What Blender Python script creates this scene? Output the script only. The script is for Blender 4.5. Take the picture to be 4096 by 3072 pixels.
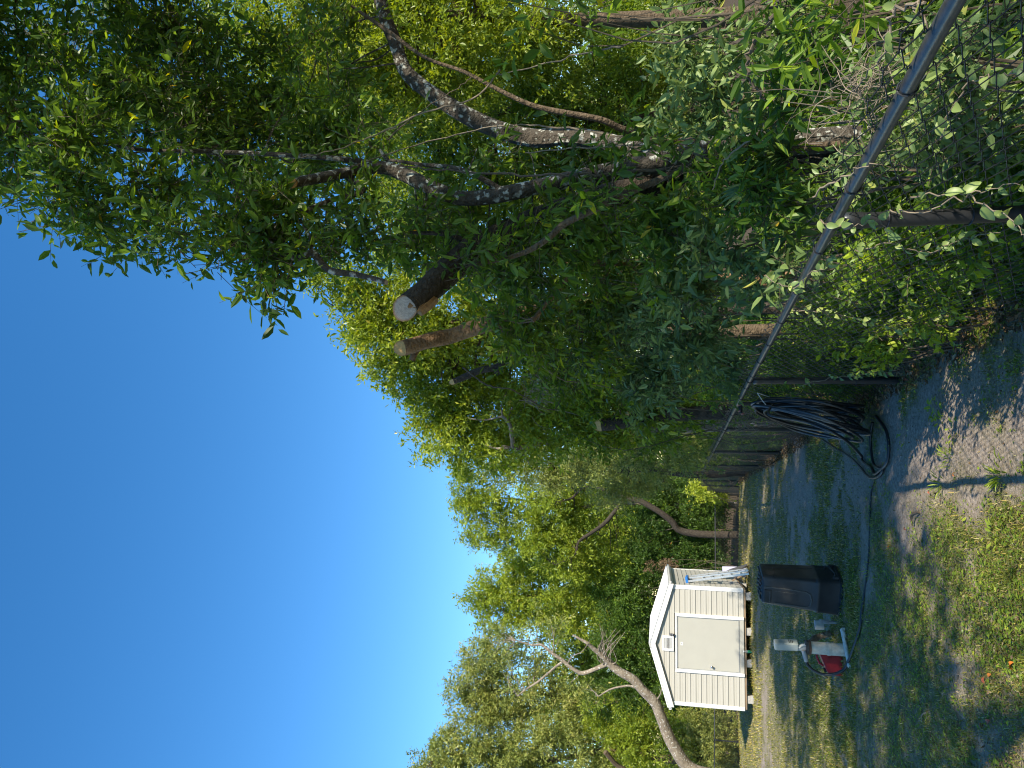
import bpy, math, random
import numpy as np
from mathutils import Vector, Matrix

for o in list(bpy.data.objects):
    bpy.data.objects.remove(o)
random.seed(7)
rng = np.random.default_rng(11)
scn = bpy.context.scene
col = scn.collection
R = math.radians

# ------------------------------------------------------------------ camera
F, TH, EYE = 2841.0, R(11.6), 1.80          # focal length in photo pixels, pitch, eye height
cd = bpy.data.cameras.new('camera')
cd.sensor_fit = 'HORIZONTAL'; cd.sensor_width = 36.0; cd.lens = F / 4096 * 36
cd.clip_start = 0.05; cd.clip_end = 2000
cam = bpy.data.objects.new('camera', cd); col.objects.link(cam)
s_, c_ = math.sin(TH), math.cos(TH)
# the phone was held upright but the picture is stored lying on its side: image right = down
cam.matrix_world = Matrix(((0, 1, 0, 0), (s_, 0, -c_, 0), (-c_, 0, -s_, EYE), (0, 0, 0, 1)))
scn.camera = cam

# ------------------------------------------------------------------ sky and sun
SUN_EL, SUN_AZ = R(36.8), R(138.0)
w = bpy.data.worlds.new('World'); scn.world = w; w.use_nodes = True
nt = w.node_tree; nt.nodes.clear()
sk = nt.nodes.new('ShaderNodeTexSky'); sk.sky_type = 'NISHITA'; sk.sun_disc = False
sk.sun_elevation = SUN_EL; sk.sun_rotation = SUN_AZ
sk.altitude = 0; sk.air_density = 1.0; sk.dust_density = 0.0; sk.ozone_density = 2.2
bg = nt.nodes.new('ShaderNodeBackground'); bg.inputs['Strength'].default_value = 0.136
wo = nt.nodes.new('ShaderNodeOutputWorld')
hsv = nt.nodes.new('ShaderNodeHueSaturation'); hsv.inputs['Saturation'].default_value = 1.32
nt.links.new(sk.outputs[0], hsv.inputs['Color']); nt.links.new(hsv.outputs[0], bg.inputs[0]); nt.links.new(bg.outputs[0], wo.inputs[0])
sd = bpy.data.lights.new('sun', 'SUN'); sd.energy = 4.8; sd.angle = R(0.53); sd.color = (1.0, 0.92, 0.76)
sun = bpy.data.objects.new('sun', sd); col.objects.link(sun)
to_sun = Vector((math.sin(SUN_AZ) * math.cos(SUN_EL), math.cos(SUN_AZ) * math.cos(SUN_EL), math.sin(SUN_EL)))
sun.rotation_euler = to_sun.to_track_quat('Z', 'Y').to_euler(); sun.location = (20, -20, 30)
scn.view_settings.view_transform = 'Standard'; scn.view_settings.look = 'None'
scn.view_settings.exposure = 0.9; scn.view_settings.gamma = 1.0
scn.view_settings.use_curve_mapping = False
scn.cycles.filter_width = 1.1

# ------------------------------------------------------------------ terrain
def sstep(a, b, t):
    t = np.clip((t - a) / (b - a), 0, 1); return t * t * (3 - 2 * t)
def gz(x, y):
    x = np.asarray(x, float); y = np.asarray(y, float)
    z = -0.032 * np.minimum(y, 60)
    z = z - 0.98 * sstep(22.0, 36.0, y)
    z = z + 0.025 * np.sin(x * 1.3 + 0.6) * np.sin(y * 0.9) * sstep(2, 6, y)
    return z
def gzf(x, y): return float(gz(x, y))

RIGHT = np.array([1., 0, 0]); FWD = np.array([0, c_, s_]); UPV = np.array([0, -s_, c_])
def at(px, py, Y):
    """point of the place seen at photo pixel (px, py), at distance Y ahead of the camera foot"""
    d = FWD + (1536 - py) / F * RIGHT + (2048 - px) / F * UPV
    return np.array([0, 0, EYE]) + d * (Y / d[1])
def on_ground(px, py, dz=0.0):
    d = FWD + (1536 - py) / F * RIGHT + (2048 - px) / F * UPV
    t = 1.0
    for _ in range(60):
        p = np.array([0, 0, EYE]) + d * t
        t += (p[2] - dz - gzf(p[0], p[1])) / max(0.02, -d[2] + 0.02)
    p = np.array([0, 0, EYE]) + d * t
    return p
def mpp(Y): return Y / c_ / F

# ------------------------------------------------------------------ object helpers
def tag(o, label=None, cat=None, group=None, kind=None):
    if label: o['label'] = label
    if cat: o['category'] = cat
    if group: o['group'] = group
    if kind: o['kind'] = kind
    return o
def link(name, me, mat=None, parent=None):
    o = bpy.data.objects.new(name, me); col.objects.link(o)
    if mat is not None and me is not None and len(me.materials) == 0: me.materials.append(mat)
    if parent is not None: o.parent = parent
    return o
def thing(name, label, cat, loc=(0, 0, 0), rz=0.0, group=None):
    o = bpy.data.objects.new(name, None); col.objects.link(o)
    o.empty_display_size = 0.1
    o.location = loc; o.rotation_euler = (0, 0, rz)
    return tag(o, label, cat, group)
def wpart(name, me, mat, parent):
    """part whose mesh is in world coordinates, parented to an Empty placed elsewhere"""
    o = link(name, me, mat, parent)
    L = parent.matrix_basis.inverted() if parent.parent is None else (parent.parent.matrix_basis @ parent.matrix_parent_inverse @ parent.matrix_basis).inverted()
    o.matrix_parent_inverse = L
    return o
def mesh_np(name, V, Fa, smooth=True, attrs=None):
    V = np.asarray(V, np.float32); Fa = np.asarray(Fa, np.int32)
    me = bpy.data.meshes.new(name)
    n, k = Fa.shape
    me.vertices.add(len(V)); me.vertices.foreach_set('co', V.ravel())
    me.loops.add(n * k); me.loops.foreach_set('vertex_index', Fa.ravel())
    me.polygons.add(n); me.polygons.foreach_set('loop_start', np.arange(0, n * k, k, dtype=np.int32))
    me.polygons.foreach_set('loop_total', np.full(n, k, np.int32))
    me.polygons.foreach_set('use_smooth', np.full(n, smooth, bool))
    if attrs:
        for an, a in attrs.items():
            at_ = me.attributes.new(an, 'FLOAT', 'POINT'); at_.data.foreach_set('value', np.asarray(a, np.float32))
    me.update(calc_edges=True)
    return me

class MB:
    def __init__(s): s.v = []; s.f = []; s.sm = []
    def add(s, vs, fs, smooth=False):
        b = len(s.v); s.v += [tuple(map(float, q)) for q in vs]
        for f in fs: s.f.append(tuple(b + i for i in f)); s.sm.append(smooth)
    def box(s, c, d, M=None, bev=0.0):
        x, y, z = [q / 2 for q in d]
        if bev <= 0:
            vs = [(a * x, b * y, e * z) for a in (-1, 1) for b in (-1, 1) for e in (-1, 1)]
            fs = [(0, 1, 3, 2), (4, 6, 7, 5), (0, 4, 5, 1), (2, 3, 7, 6), (0, 2, 6, 4), (1, 5, 7, 3)]
        else:
            e = min(bev, x * .49, y * .49, z * .49); vs = []; idx = {}
            for sx in (-1, 1):
                for sy in (-1, 1):
                    for sz in (-1, 1):
                        for ax in range(3):
                            p = [sx * (x - e), sy * (y - e), sz * (z - e)]
                            p[ax] = (sx * x, sy * y, sz * z)[ax]
                            idx[(sx, sy, sz, ax)] = len(vs); vs.append(tuple(p))
            fs = []; S = (-1, 1)
            for ax in range(3):
                o1, o2 = [q for q in range(3) if q != ax]
                for sg in S:
                    q = []
                    for a, b in ((-1, -1), (1, -1), (1, 1), (-1, 1)):
                        k = [0, 0, 0]; k[ax] = sg; k[o1] = a; k[o2] = b; q.append(idx[(*k, ax)])
                    fs.append(tuple(q))
            for ax in range(3):           # edge bevels run along ax
                o1, o2 = [q for q in range(3) if q != ax]
                for a in S:
                    for b in S:
                        k0 = [0, 0, 0]; k0[o1] = a; k0[o2] = b; k1 = list(k0); k0[ax] = -1; k1[ax] = 1
                        fs.append((idx[(*k0, o1)], idx[(*k1, o1)], idx[(*k1, o2)], idx[(*k0, o2)]))
            for a in S:
                for b in S:
                    for g in S: fs.append((idx[(a, b, g, 0)], idx[(a, b, g, 1)], idx[(a, b, g, 2)]))
        if M is not None: vs = [tuple(M @ Vector(q)) for q in vs]
        vs = [(q[0] + c[0], q[1] + c[1], q[2] + c[2]) for q in vs]
        s.add(vs, fs)
    def prism(s, pts, n, off):
        """closed polygon pts (3D) extruded by vector off"""
        m = len(pts); vs = list(pts) + [(p[0] + off[0], p[1] + off[1], p[2] + off[2]) for p in pts]
        fs = [tuple(range(m))[::-1], tuple(range(m, 2 * m))] + [(i, (i + 1) % m, m + (i + 1) % m, m + i) for i in range(m)]
        s.add(vs, fs)
    def tube(s, pts, rad, n=8, cap=True, jit=0.0, seed=0, endn=None):
        P = [Vector(p) for p in pts]; m = len(P)
        rr = [rad] * m if not hasattr(rad, '__len__') else list(rad)
        rg = random.Random(seed); vs = []; ph = [rg.uniform(0, 6.28) for _ in range(4)]
        up = None
        for i in range(m):
            t = (P[min(i + 1, m - 1)] - P[max(i - 1, 0)])
            if t.length < 1e-9: t = Vector((0, 0, 1))
            t.normalize()
            if up is None:
                up = Vector((0.3, 0.2, 1)) if abs(t.z) < 0.9 else Vector((1, 0, 0))
            a = (up - t * up.dot(t)); a.normalize(); b = t.cross(a); up = a
            for k in range(n):
                an = 2 * math.pi * k / n; r = rr[i] * (1 + jit * (math.sin(2 * an + ph[0] + i * .13) + .7 * math.sin(3 * an + ph[1] - i * .21) + .5 * math.sin(i * .55 + ph[2]) + .35 * math.sin(5 * an + ph[3])))
                vs.append(P[i] + a * (math.cos(an) * r) + b * (math.sin(an) * r))
        if endn is not None:
            t = (P[-1] - P[-2]).normalized(); dn = t.dot(endn)
            for k in range(n):
                q = vs[(m - 1) * n + k]; vs[(m - 1) * n + k] = q + t * ((P[-1] - q).dot(endn) / dn)
            s.last_ring = [Vector(q) for q in vs[(m - 1) * n:]]
        fs = [(i * n + k, i * n + (k + 1) % n, (i + 1) * n + (k + 1) % n, (i + 1) * n + k) for i in range(m - 1) for k in range(n)]
        if cap: fs += [tuple(range(n))[::-1], tuple(range((m - 1) * n, m * n))]
        s.add(vs, fs, True)
    def lathe(s, prof, c=(0, 0, 0), n=20, M=None):
        vs = []
        for r, z in prof:
            for k in range(n):
                a = 2 * math.pi * k / n; q = Vector((r * math.cos(a), r * math.sin(a), z))
                if M is not None: q = M @ q
                vs.append((q[0] + c[0], q[1] + c[1], q[2] + c[2]))
        m = len(prof)
        fs = [(i * n + k, i * n + (k + 1) % n, (i + 1) * n + (k + 1) % n, (i + 1) * n + k) for i in range(m - 1) for k in range(n)]
        fs += [tuple(range(n))[::-1], tuple(range((m - 1) * n, m * n))]
        s.add(vs, fs, True)
    def mesh(s, name, sharp=True):
        me = bpy.data.meshes.new(name); me.from_pydata(s.v, [], s.f)
        me.polygons.foreach_set('use_smooth', s.sm)
        me.update()
        if any(s.sm):
            try: me.set_sharp_from_angle(angle=R(40))
            except Exception: pass
        return me
    def build(s, name, mat, parent=None, world=False):
        me = s.mesh(name)
        return wpart(name, me, mat, parent) if world else link(name, me, mat, parent)

def smooth_path(pts, per=6):
    """Catmull-Rom through rows (x,y,z,r)"""
    P = np.asarray(pts, float); out = []
    for i in range(len(P) - 1):
        p0 = P[max(i - 1, 0)]; p1 = P[i]; p2 = P[i + 1]; p3 = P[min(i + 2, len(P) - 1)]
        for k in range(per):
            t = k / per
            out.append(.5 * (2 * p1 + (p2 - p0) * t + (2 * p0 - 5 * p1 + 4 * p2 - p3) * t * t + (3 * p1 - p0 - 3 * p2 + p3) * t ** 3))
    out.append(P[-1]); return np.array(out)

# ------------------------------------------------------------------ materials
def mat(name, c1, c2=None, scale=6.0, rough=0.6, bump=0.0, bscale=None, metal=0.0, detail=6, spec=0.4, coords='Object', stretch=None, bdist=.01):
    m = bpy.data.materials.new(name); m.use_nodes = True
    n = m.node_tree.nodes; l = m.node_tree.links; b = n['Principled BSDF']
    b.inputs['Roughness'].default_value = rough; b.inputs['Metallic'].default_value = metal
    b.inputs['Specular IOR Level'].default_value = spec
    if c2 is None: c2 = tuple(q * 0.82 for q in c1)
    tc = n.new('ShaderNodeTexCoord'); src = tc.outputs[coords]
    if stretch:
        mp = n.new('ShaderNodeMapping'); mp.inputs['Scale'].default_value = stretch; l.new(src, mp.inputs[0]); src = mp.outputs[0]
    nz = n.new('ShaderNodeTexNoise'); nz.inputs['Scale'].default_value = scale; nz.inputs['Detail'].default_value = detail
    nz.inputs['Roughness'].default_value = 0.62
    l.new(src, nz.inputs['Vector'])
    rp = n.new('ShaderNodeValToRGB'); rp.color_ramp.elements[0].position = .32; rp.color_ramp.elements[1].position = .68
    rp.color_ramp.elements[0].color = (*c2, 1); rp.color_ramp.elements[1].color = (*c1, 1)
    l.new(nz.outputs['Fac'], rp.inputs[0]); l.new(rp.outputs[0], b.inputs['Base Color'])
    if bump:
        n2 = n.new('ShaderNodeTexNoise'); n2.inputs['Scale'].default_value = bscale or scale * 5; n2.inputs['Detail'].default_value = 5
        l.new(src, n2.inputs['Vector'])
        bp = n.new('ShaderNodeBump'); bp.inputs['Strength'].default_value = min(1, bump); bp.inputs['Distance'].default_value = bdist
        l.new(n2.outputs['Fac'], bp.inputs['Height']); l.new(bp.outputs[0], b.inputs['Normal'])
    return m

def leaf_mat(name, ramp, trans=0.35, rough=0.40, spec=0.38):
    m = bpy.data.materials.new(name); m.use_nodes = True
    n = m.node_tree.nodes; l = m.node_tree.links; b = n['Principled BSDF']; out = n['Material Output']
    a = n.new('ShaderNodeAttribute'); a.attribute_name = 'tint'
    rp = n.new('ShaderNodeValToRGB'); cr = rp.color_ramp
    while len(cr.elements) < len(ramp): cr.elements.new(.5)
    for e, (p, c) in zip(cr.elements, ramp): e.position = p; e.color = (*c, 1)
    l.new(a.outputs['Fac'], rp.inputs[0]); l.new(rp.outputs[0], b.inputs['Base Color'])
    b.inputs['Roughness'].default_value = rough; b.inputs['Specular IOR Level'].default_value = spec
    tr = n.new('ShaderNodeBsdfTranslucent'); mx = n.new('ShaderNodeMixShader'); mx.inputs[0].default_value = trans
    hs = n.new('ShaderNodeHueSaturation'); hs.inputs['Hue'].default_value = .485; hs.inputs['Saturation'].default_value = 1.1; hs.inputs['Value'].default_value = 1.5
    l.new(rp.outputs[0], hs.inputs['Color']); l.new(hs.outputs[0], tr.inputs[0])
    l.new(b.outputs[0], mx.inputs[1]); l.new(tr.outputs[0], mx.inputs[2]); l.new(mx.outputs[0], out.inputs[0])
    return m

def bark_mat(name, c1, c2, lichen=None, amount=.5, scale=14):
    m = mat(name, c1, c2, scale=scale, rough=.85, bump=1., bscale=scale * 2.5, spec=.2, bdist=.035)
    if lichen:
        n = m.node_tree.nodes; l = m.node_tree.links; b = n['Principled BSDF']
        base = b.inputs['Base Color'].links[0].from_socket
        tc = n.new('ShaderNodeTexCoord')
        v = n.new('ShaderNodeTexNoise'); v.inputs['Scale'].default_value = 9; v.inputs['Detail'].default_value = 3; l.new(tc.outputs['Object'], v.inputs['Vector'])
        vo = n.new('ShaderNodeTexVoronoi'); vo.inputs['Scale'].default_value = 15
        nd = n.new('ShaderNodeTexNoise'); nd.inputs['Scale'].default_value = 18; l.new(tc.outputs['Object'], nd.inputs['Vector'])
        vm = n.new('ShaderNodeVectorMath'); vm.operation = 'MULTIPLY_ADD'; vm.inputs[1].default_value = (.10, .10, .10); l.new(nd.outputs['Color'], vm.inputs[0]); l.new(tc.outputs['Object'], vm.inputs[2]); l.new(vm.outputs[0], vo.inputs['Vector'])
        r2 = n.new('ShaderNodeValToRGB'); r2.color_ramp.elements[0].position = .26; r2.color_ramp.elements[0].color = (1, 1, 1, 1)
        r2.color_ramp.elements[1].position = .44; r2.color_ramp.elements[1].color = (0, 0, 0, 1); l.new(vo.outputs['Distance'], r2.inputs[0])
        r1 = n.new('ShaderNodeValToRGB'); r1.color_ramp.elements[0].position = 1 - amount - .08; r1.color_ramp.elements[1].position = 1 - amount + .08
        l.new(v.outputs['Fac'], r1.inputs[0])
        mu = n.new('ShaderNodeMath'); mu.operation = 'MULTIPLY'; l.new(r1.outputs[0], mu.inputs[0]); l.new(r2.outputs[0], mu.inputs[1])
        mx = n.new('ShaderNodeMix'); mx.data_type = 'RGBA'; mx.inputs['B'].default_value = (*lichen, 1)
        l.new(mu.outputs[0], mx.inputs['Factor']); l.new(base, mx.inputs['A']); l.new(mx.outputs['Result'], b.inputs['Base Color'])
    return m

def cut_mat(name, core, rim):
    m = bpy.data.materials.new(name); m.use_nodes = True
    n = m.node_tree.nodes; l = m.node_tree.links; b = n['Principled BSDF']; b.inputs['Roughness'].default_value = .8
    a = n.new('ShaderNodeAttribute'); a.attribute_name = 'ring'
    rp = n.new('ShaderNodeValToRGB'); cr = rp.color_ramp
    cr.elements[0].position = 0; cr.elements[0].color = (*[q * .75 for q in core], 1)
    cr.elements[1].position = 1; cr.elements[1].color = (*rim, 1)
    e = cr.elements.new(.12); e.color = (*core, 1); e = cr.elements.new(.8); e.color = (*core, 1)
    nz = n.new('ShaderNodeTexNoise'); nz.inputs['Scale'].default_value = 30
    mt = n.new('ShaderNodeMath'); mt.operation = 'MULTIPLY_ADD'; mt.inputs[1].default_value = .18; mt.inputs[2].default_value = -.09
    l.new(nz.outputs['Fac'], mt.inputs[0])
    ad = n.new('ShaderNodeMath'); ad.operation = 'ADD'; l.new(a.outputs['Fac'], ad.inputs[0]); l.new(mt.outputs[0], ad.inputs[1])
    l.new(ad.outputs[0], rp.inputs[0])
    sn = n.new('ShaderNodeMath'); sn.operation = 'MULTIPLY'; sn.inputs[1].default_value = 55; l.new(ad.outputs[0], sn.inputs[0])
    s2 = n.new('ShaderNodeMath'); s2.operation = 'SINE'; l.new(sn.outputs[0], s2.inputs[0])
    s3 = n.new('ShaderNodeMath'); s3.operation = 'MULTIPLY_ADD'; s3.inputs[1].default_value = .13; s3.inputs[2].default_value = .87; l.new(s2.outputs[0], s3.inputs[0])
    sc = n.new('ShaderNodeTexNoise'); sc.inputs['Scale'].default_value = 9; sc.inputs['Detail'].default_value = 8
    s4 = n.new('ShaderNodeMath'); s4.operation = 'MULTIPLY_ADD'; s4.inputs[1].default_value = .8; s4.inputs[2].default_value = .6; l.new(sc.outputs['Fac'], s4.inputs[0])
    s5 = n.new('ShaderNodeMath'); s5.operation = 'MULTIPLY'; l.new(s3.outputs[0], s5.inputs[0]); l.new(s4.outputs[0], s5.inputs[1])
    mxx = n.new('ShaderNodeVectorMath'); mxx.operation = 'SCALE'; l.new(rp.outputs[0], mxx.inputs[0]); l.new(s5.outputs[0], mxx.inputs['Scale'])
    l.new(mxx.outputs[0], b.inputs['Base Color'])
    bp = n.new('ShaderNodeBump'); bp.inputs['Strength'].default_value = .7; bp.inputs['Distance'].default_value = .006; l.new(sc.outputs['Fac'], bp.inputs['Height']); l.new(bp.outputs[0], b.inputs['Normal'])
    return m

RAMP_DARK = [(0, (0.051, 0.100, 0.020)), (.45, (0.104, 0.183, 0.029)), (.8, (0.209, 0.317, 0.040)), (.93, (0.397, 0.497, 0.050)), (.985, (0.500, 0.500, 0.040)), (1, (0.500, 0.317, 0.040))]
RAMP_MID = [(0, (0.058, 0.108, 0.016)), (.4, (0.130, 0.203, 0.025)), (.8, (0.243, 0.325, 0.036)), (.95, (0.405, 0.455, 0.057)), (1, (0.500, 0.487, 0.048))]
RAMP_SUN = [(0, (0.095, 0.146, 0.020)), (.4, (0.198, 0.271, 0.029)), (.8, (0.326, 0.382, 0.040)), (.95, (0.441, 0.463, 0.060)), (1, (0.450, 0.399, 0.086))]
RAMP_OLIVE = [(0, (0.080, 0.108, 0.030)), (.4, (0.167, 0.207, 0.047)), (.8, (0.279, 0.303, 0.067)), (1, (0.431, 0.399, 0.118))]
RAMP_PALE = [(0, (0.071, 0.121, 0.042)), (.4, (0.150, 0.225, 0.071)), (.8, (0.265, 0.335, 0.095)), (.97, (0.407, 0.436, 0.106)), (1, (0.500, 0.440, 0.085))]
RAMP_DRY = [(0, (.06, .038, .02)), (.5, (.14, .09, .05)), (.8, (.22, .15, .08)), (1, (.36, .29, .19))]
RAMP_GRASS = [(0, (0.077, 0.106, 0.015)), (.45, (0.169, 0.185, 0.023)), (.75, (0.305, 0.270, 0.041)), (.9, (0.492, 0.355, 0.109)), (1, (0.500, 0.495, 0.244))]
M = {}
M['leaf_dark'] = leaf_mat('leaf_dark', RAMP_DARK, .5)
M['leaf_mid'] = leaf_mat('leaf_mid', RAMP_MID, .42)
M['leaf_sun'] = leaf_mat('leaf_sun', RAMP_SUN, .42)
M['leaf_olive'] = leaf_mat('leaf_olive', RAMP_OLIVE, .3)
M['leaf_pale'] = leaf_mat('leaf_pale', RAMP_PALE, .3, .42, .35)
M['leaf_dry'] = leaf_mat('leaf_dry', RAMP_DRY, .2, .8, .1)
M['grass'] = leaf_mat('grass', RAMP_GRASS, .3, .55, .3)
M['bark_grey'] = bark_mat('bark_grey', (.105, .088, .068), (.045, .036, .027), (.46, .46, .40), .57)
M['bark_dark'] = bark_mat('bark_dark', (.075, .060, .045), (.030, .024, .018), (.24, .24, .20), .26)
M['bark_pale'] = bark_mat('bark_pale', (.28, .23, .17), (.14, .11, .08), (.52, .50, .45), .45, 5)
M['bark_brown'] = bark_mat('bark_brown', (.16, .115, .072), (.07, .05, .032), (.40, .38, .32), .30)
M['bark_tan'] = bark_mat('bark_tan', (.34, .20, .10), (.14, .085, .05), (.36, .30, .22), .25)
M['twig'] = mat('twig', (.14, .105, .07), (.06, .045, .03), 30, .8)
M['twig_pale'] = mat('twig_pale', (.27, .215, .15), (.13, .10, .068), 30, .8)
M['cut_white'] = cut_mat('cut_white', (.50, .40, .31), (.42, .20, .06))
M['cut_orange'] = cut_mat('cut_orange', (.72, .41, .14), (.46, .22, .06))
M['split_wood'] = mat('split_wood', (.42, .24, .10), (.20, .11, .05), 40, .8, .6, stretch=(1, 1, .15))
M['black_coat'] = mat('black_coat', (.022, .023, .025), (.013, .013, .014), 40, .36, .05, spec=.5)
M['rail_coat'] = mat('rail_coat', (.075, .074, .072), (.036, .036, .037), 25, .32, .08, spec=.6)
M['hose'] = mat('hose', (.020, .020, .022), (.012, .012, .013), 30, .38, .05, spec=.5)
M['clamp'] = mat('clamp', (.62, .62, .60), (.45, .45, .44), 40, .35, metal=.4)
M['pvc_white'] = mat('pvc_white', (.74, .73, .68), (.50, .47, .40), 18, .45, .08)
M['pvc_old'] = mat('pvc_old', (.62, .58, .49), (.36, .33, .26), 14, .6, .15)
M['grey_plastic'] = mat('grey_plastic', (.32, .33, .33), (.23, .24, .24), 12, .45)
M['grey_box'] = mat('grey_box', (.36, .39, .36), (.29, .32, .29), 10, .42)
M['dark_metal'] = mat('dark_metal', (.09, .085, .08), (.05, .04, .035), 30, .6, .2)
M['rust'] = mat('rust', (.22, .11, .06), (.10, .05, .03), 60, .85, .3)
M['red_plastic'] = mat('red_plastic', (.40, .018, .025), (.26, .012, .018), 10, .42, .05)
M['yellow_plastic'] = mat('yellow_plastic', (.55, .36, .05), (.40, .26, .05), 20, .5)
M['tan_plastic'] = mat('tan_plastic', (.42, .30, .14), (.30, .2, .1), 20, .6)
M['bin'] = mat('bin', (.034, .033, .034), (.020, .020, .022), 9, .46, .12, 160, spec=.45)
M['bin_worn'] = mat('bin_worn', (.11, .105, .095), (.055, .052, .05), 22, .6)
M['siding'] = mat('siding', (.40, .375, .325), (.37, .35, .30), 3, .5, .05, 60, stretch=(.4, .4, 6))
M['door'] = mat('door', (.395, .38, .33), (.37, .355, .31), 2.2, .5, .03, 30)
M['white_trim'] = mat('white_trim', (.66, .65, .63), (.60, .59, .57), 4, .42)
M['roof'] = mat('roof', (.70, .70, .69), (.62, .62, .61), 3, .9, spec=.05)
M['dark_gap'] = mat('dark_gap', (.05, .045, .04), (.03, .028, .025), 8, .8)  # near-black colour standing in for shade inside gaps, slots and recesses
M['plank'] = mat('plank', (.30, .21, .13), (.17, .12, .08), 25, .8, .3, stretch=(.1, 1, 1))
M['block'] = mat('block', (.42, .40, .37), (.30, .28, .26), 25, .9, .5)
M['aluminium'] = mat('aluminium', (.62, .63, .64), (.50, .51, .53), 15, .38, metal=.75)
M['blue_plastic'] = mat('blue_plastic', (.02, .16, .50), (.015, .11, .38), 10, .4)
M['label_white'] = mat('label_white', (.75, .76, .78), (.66, .67, .70), 10, .5)
M['lavender'] = mat('lavender', (.50, .49, .66), (.40, .40, .56), 10, .6)
M['lamp_grey'] = mat('lamp_grey', (.13, .13, .15), (.09, .09, .10), 10, .4)
M['chrome'] = mat('chrome', (.6, .6, .6), None, 10, .25, metal=1)
M['green_label'] = mat('green_label', (.04, .32, .14), (.03, .25, .10), 10, .5)
M['red_knob'] = mat('red_knob', (.42, .17, .13), (.30, .11, .08), 30, .6)
M['orange_leaf'] = mat('orange_leaf', (.62, .22, .02), (.50, .12, .02), 20, .5)
M['rust_leaf'] = mat('rust_leaf', (.42, .10, .04), (.26, .06, .03), 20, .6)
M['yellow_leaf'] = mat('yellow_leaf', (.48, .36, .04), (.36, .25, .03), 20, .5)
M['tan_leaf'] = mat('tan_leaf', (.36, .22, .12), (.24, .15, .08), 20, .7)
g_ = bpy.data.materials.new('bottle_plastic'); g_.use_nodes = True; gb = g_.node_tree.nodes['Principled BSDF']
gb.inputs['Base Color'].default_value = (.85, .9, .88, 1); gb.inputs['Transmission Weight'].default_value = .85; gb.inputs['Roughness'].default_value = .15; gb.inputs['IOR'].default_value = 1.2
M['bottle'] = g_

# ------------------------------------------------------------------ ground
def vnoise(x, y, seed, freq):
    r = np.random.default_rng(seed); T = r.random((256, 256))
    X = x * freq + 1000.3; Y = y * freq + 1000.7
    i = np.floor(X).astype(int); j = np.floor(Y).astype(int); u = X - i; v = Y - j
    u = u * u * (3 - 2 * u); v = v * v * (3 - 2 * v)
    a = T[i % 256, j % 256]; b = T[(i + 1) % 256, j % 256]; c = T[i % 256, (j + 1) % 256]; d = T[(i + 1) % 256, (j + 1) % 256]
    return (a * (1 - u) + b * u) * (1 - v) + (c * (1 - u) + d * u) * v
def fence_x(y): return 1.13 - .165 * y - .016 * np.maximum(0, y - 6.5)
def cover(x, y):
    """how much grass grows: 1 lawn, 0 bare sand"""
    x = np.asarray(x, float); y = np.asarray(y, float)
    n = .34 * vnoise(x, y, 3, .8) + .34 * vnoise(x, y, 4, 2.1) + .32 * vnoise(x, y, 5, 5.5)
    g = .90 + (n - .5) * 2.0
    fx = fence_x(y)
    d = fx - x                                          # metres to the yard side of the fence
    g -= .85 * np.exp(-((d - .55) / .50) ** 2) * sstep(10.0, 5.0, y)     # bare strip beside the near fence
    g -= .70 * np.exp(-((x + 2.0 + .05 * (y - 10)) / 1.5) ** 2 - ((y - 12.0) / 3.0) ** 2)   # sandy track in the shade
    g -= .34 * np.exp(-((x + 1.5) / 1.3) ** 2 - ((y - 8.6) / .9) ** 2)
    g -= .55 * np.exp(-((x + 8.2) / 1.6) ** 2 - ((y - 16.8) / .7) ** 2)
    g -= .35 * np.exp(-((x + 7.0) / 3.5) ** 2 - ((y - 18.0) / .35) ** 2)
    g += .35 * np.exp(-((x + 5.5) / 3.5) ** 2 - ((y - 11.0) / 3.0) ** 2)
    g += .30 * sstep(17.5, 19, y) * sstep(-3, -5, x)
    return np.clip(g, 0, 1)
def axis(lo, hi, dense_lo, dense_hi, step, grow=1.22):
    a = list(np.arange(dense_lo, dense_hi, step)); s = step; q = dense_hi
    while q < hi: a.append(q); s *= grow; q += s
    a.append(hi); s = step; q = dense_lo - step; pre = []
    while q > lo: pre.append(q); s *= grow; q -= s
    pre.append(lo); return np.array(pre[::-1] + a)
gx = axis(-400, 400, -9.5, 3.0, .07); gy = axis(-300, 900, 3.0, 20.0, .075)
XX, YY = np.meshgrid(gx, gy, indexing='ij'); ZZ = gz(XX, YY)
cv = cover(XX, YY)
ZZ = ZZ + (vnoise(XX, YY, 21, 3.0) - .5) * .03 + (vnoise(XX, YY, 22, 9.0) - .5) * .012
nx, ny = XX.shape; I = np.arange(nx * ny).reshape(nx, ny)
Fg = np.stack([I[:-1, :-1], I[1:, :-1], I[1:, 1:], I[:-1, 1:]], -1).reshape(-1, 4)
lit = np.clip((XX - fence_x(YY)) / .5, 0, 1) * (YY < 40)      # leaf litter under the trees behind the fence
lit = np.maximum(lit, sstep(33, 35, YY))
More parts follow.
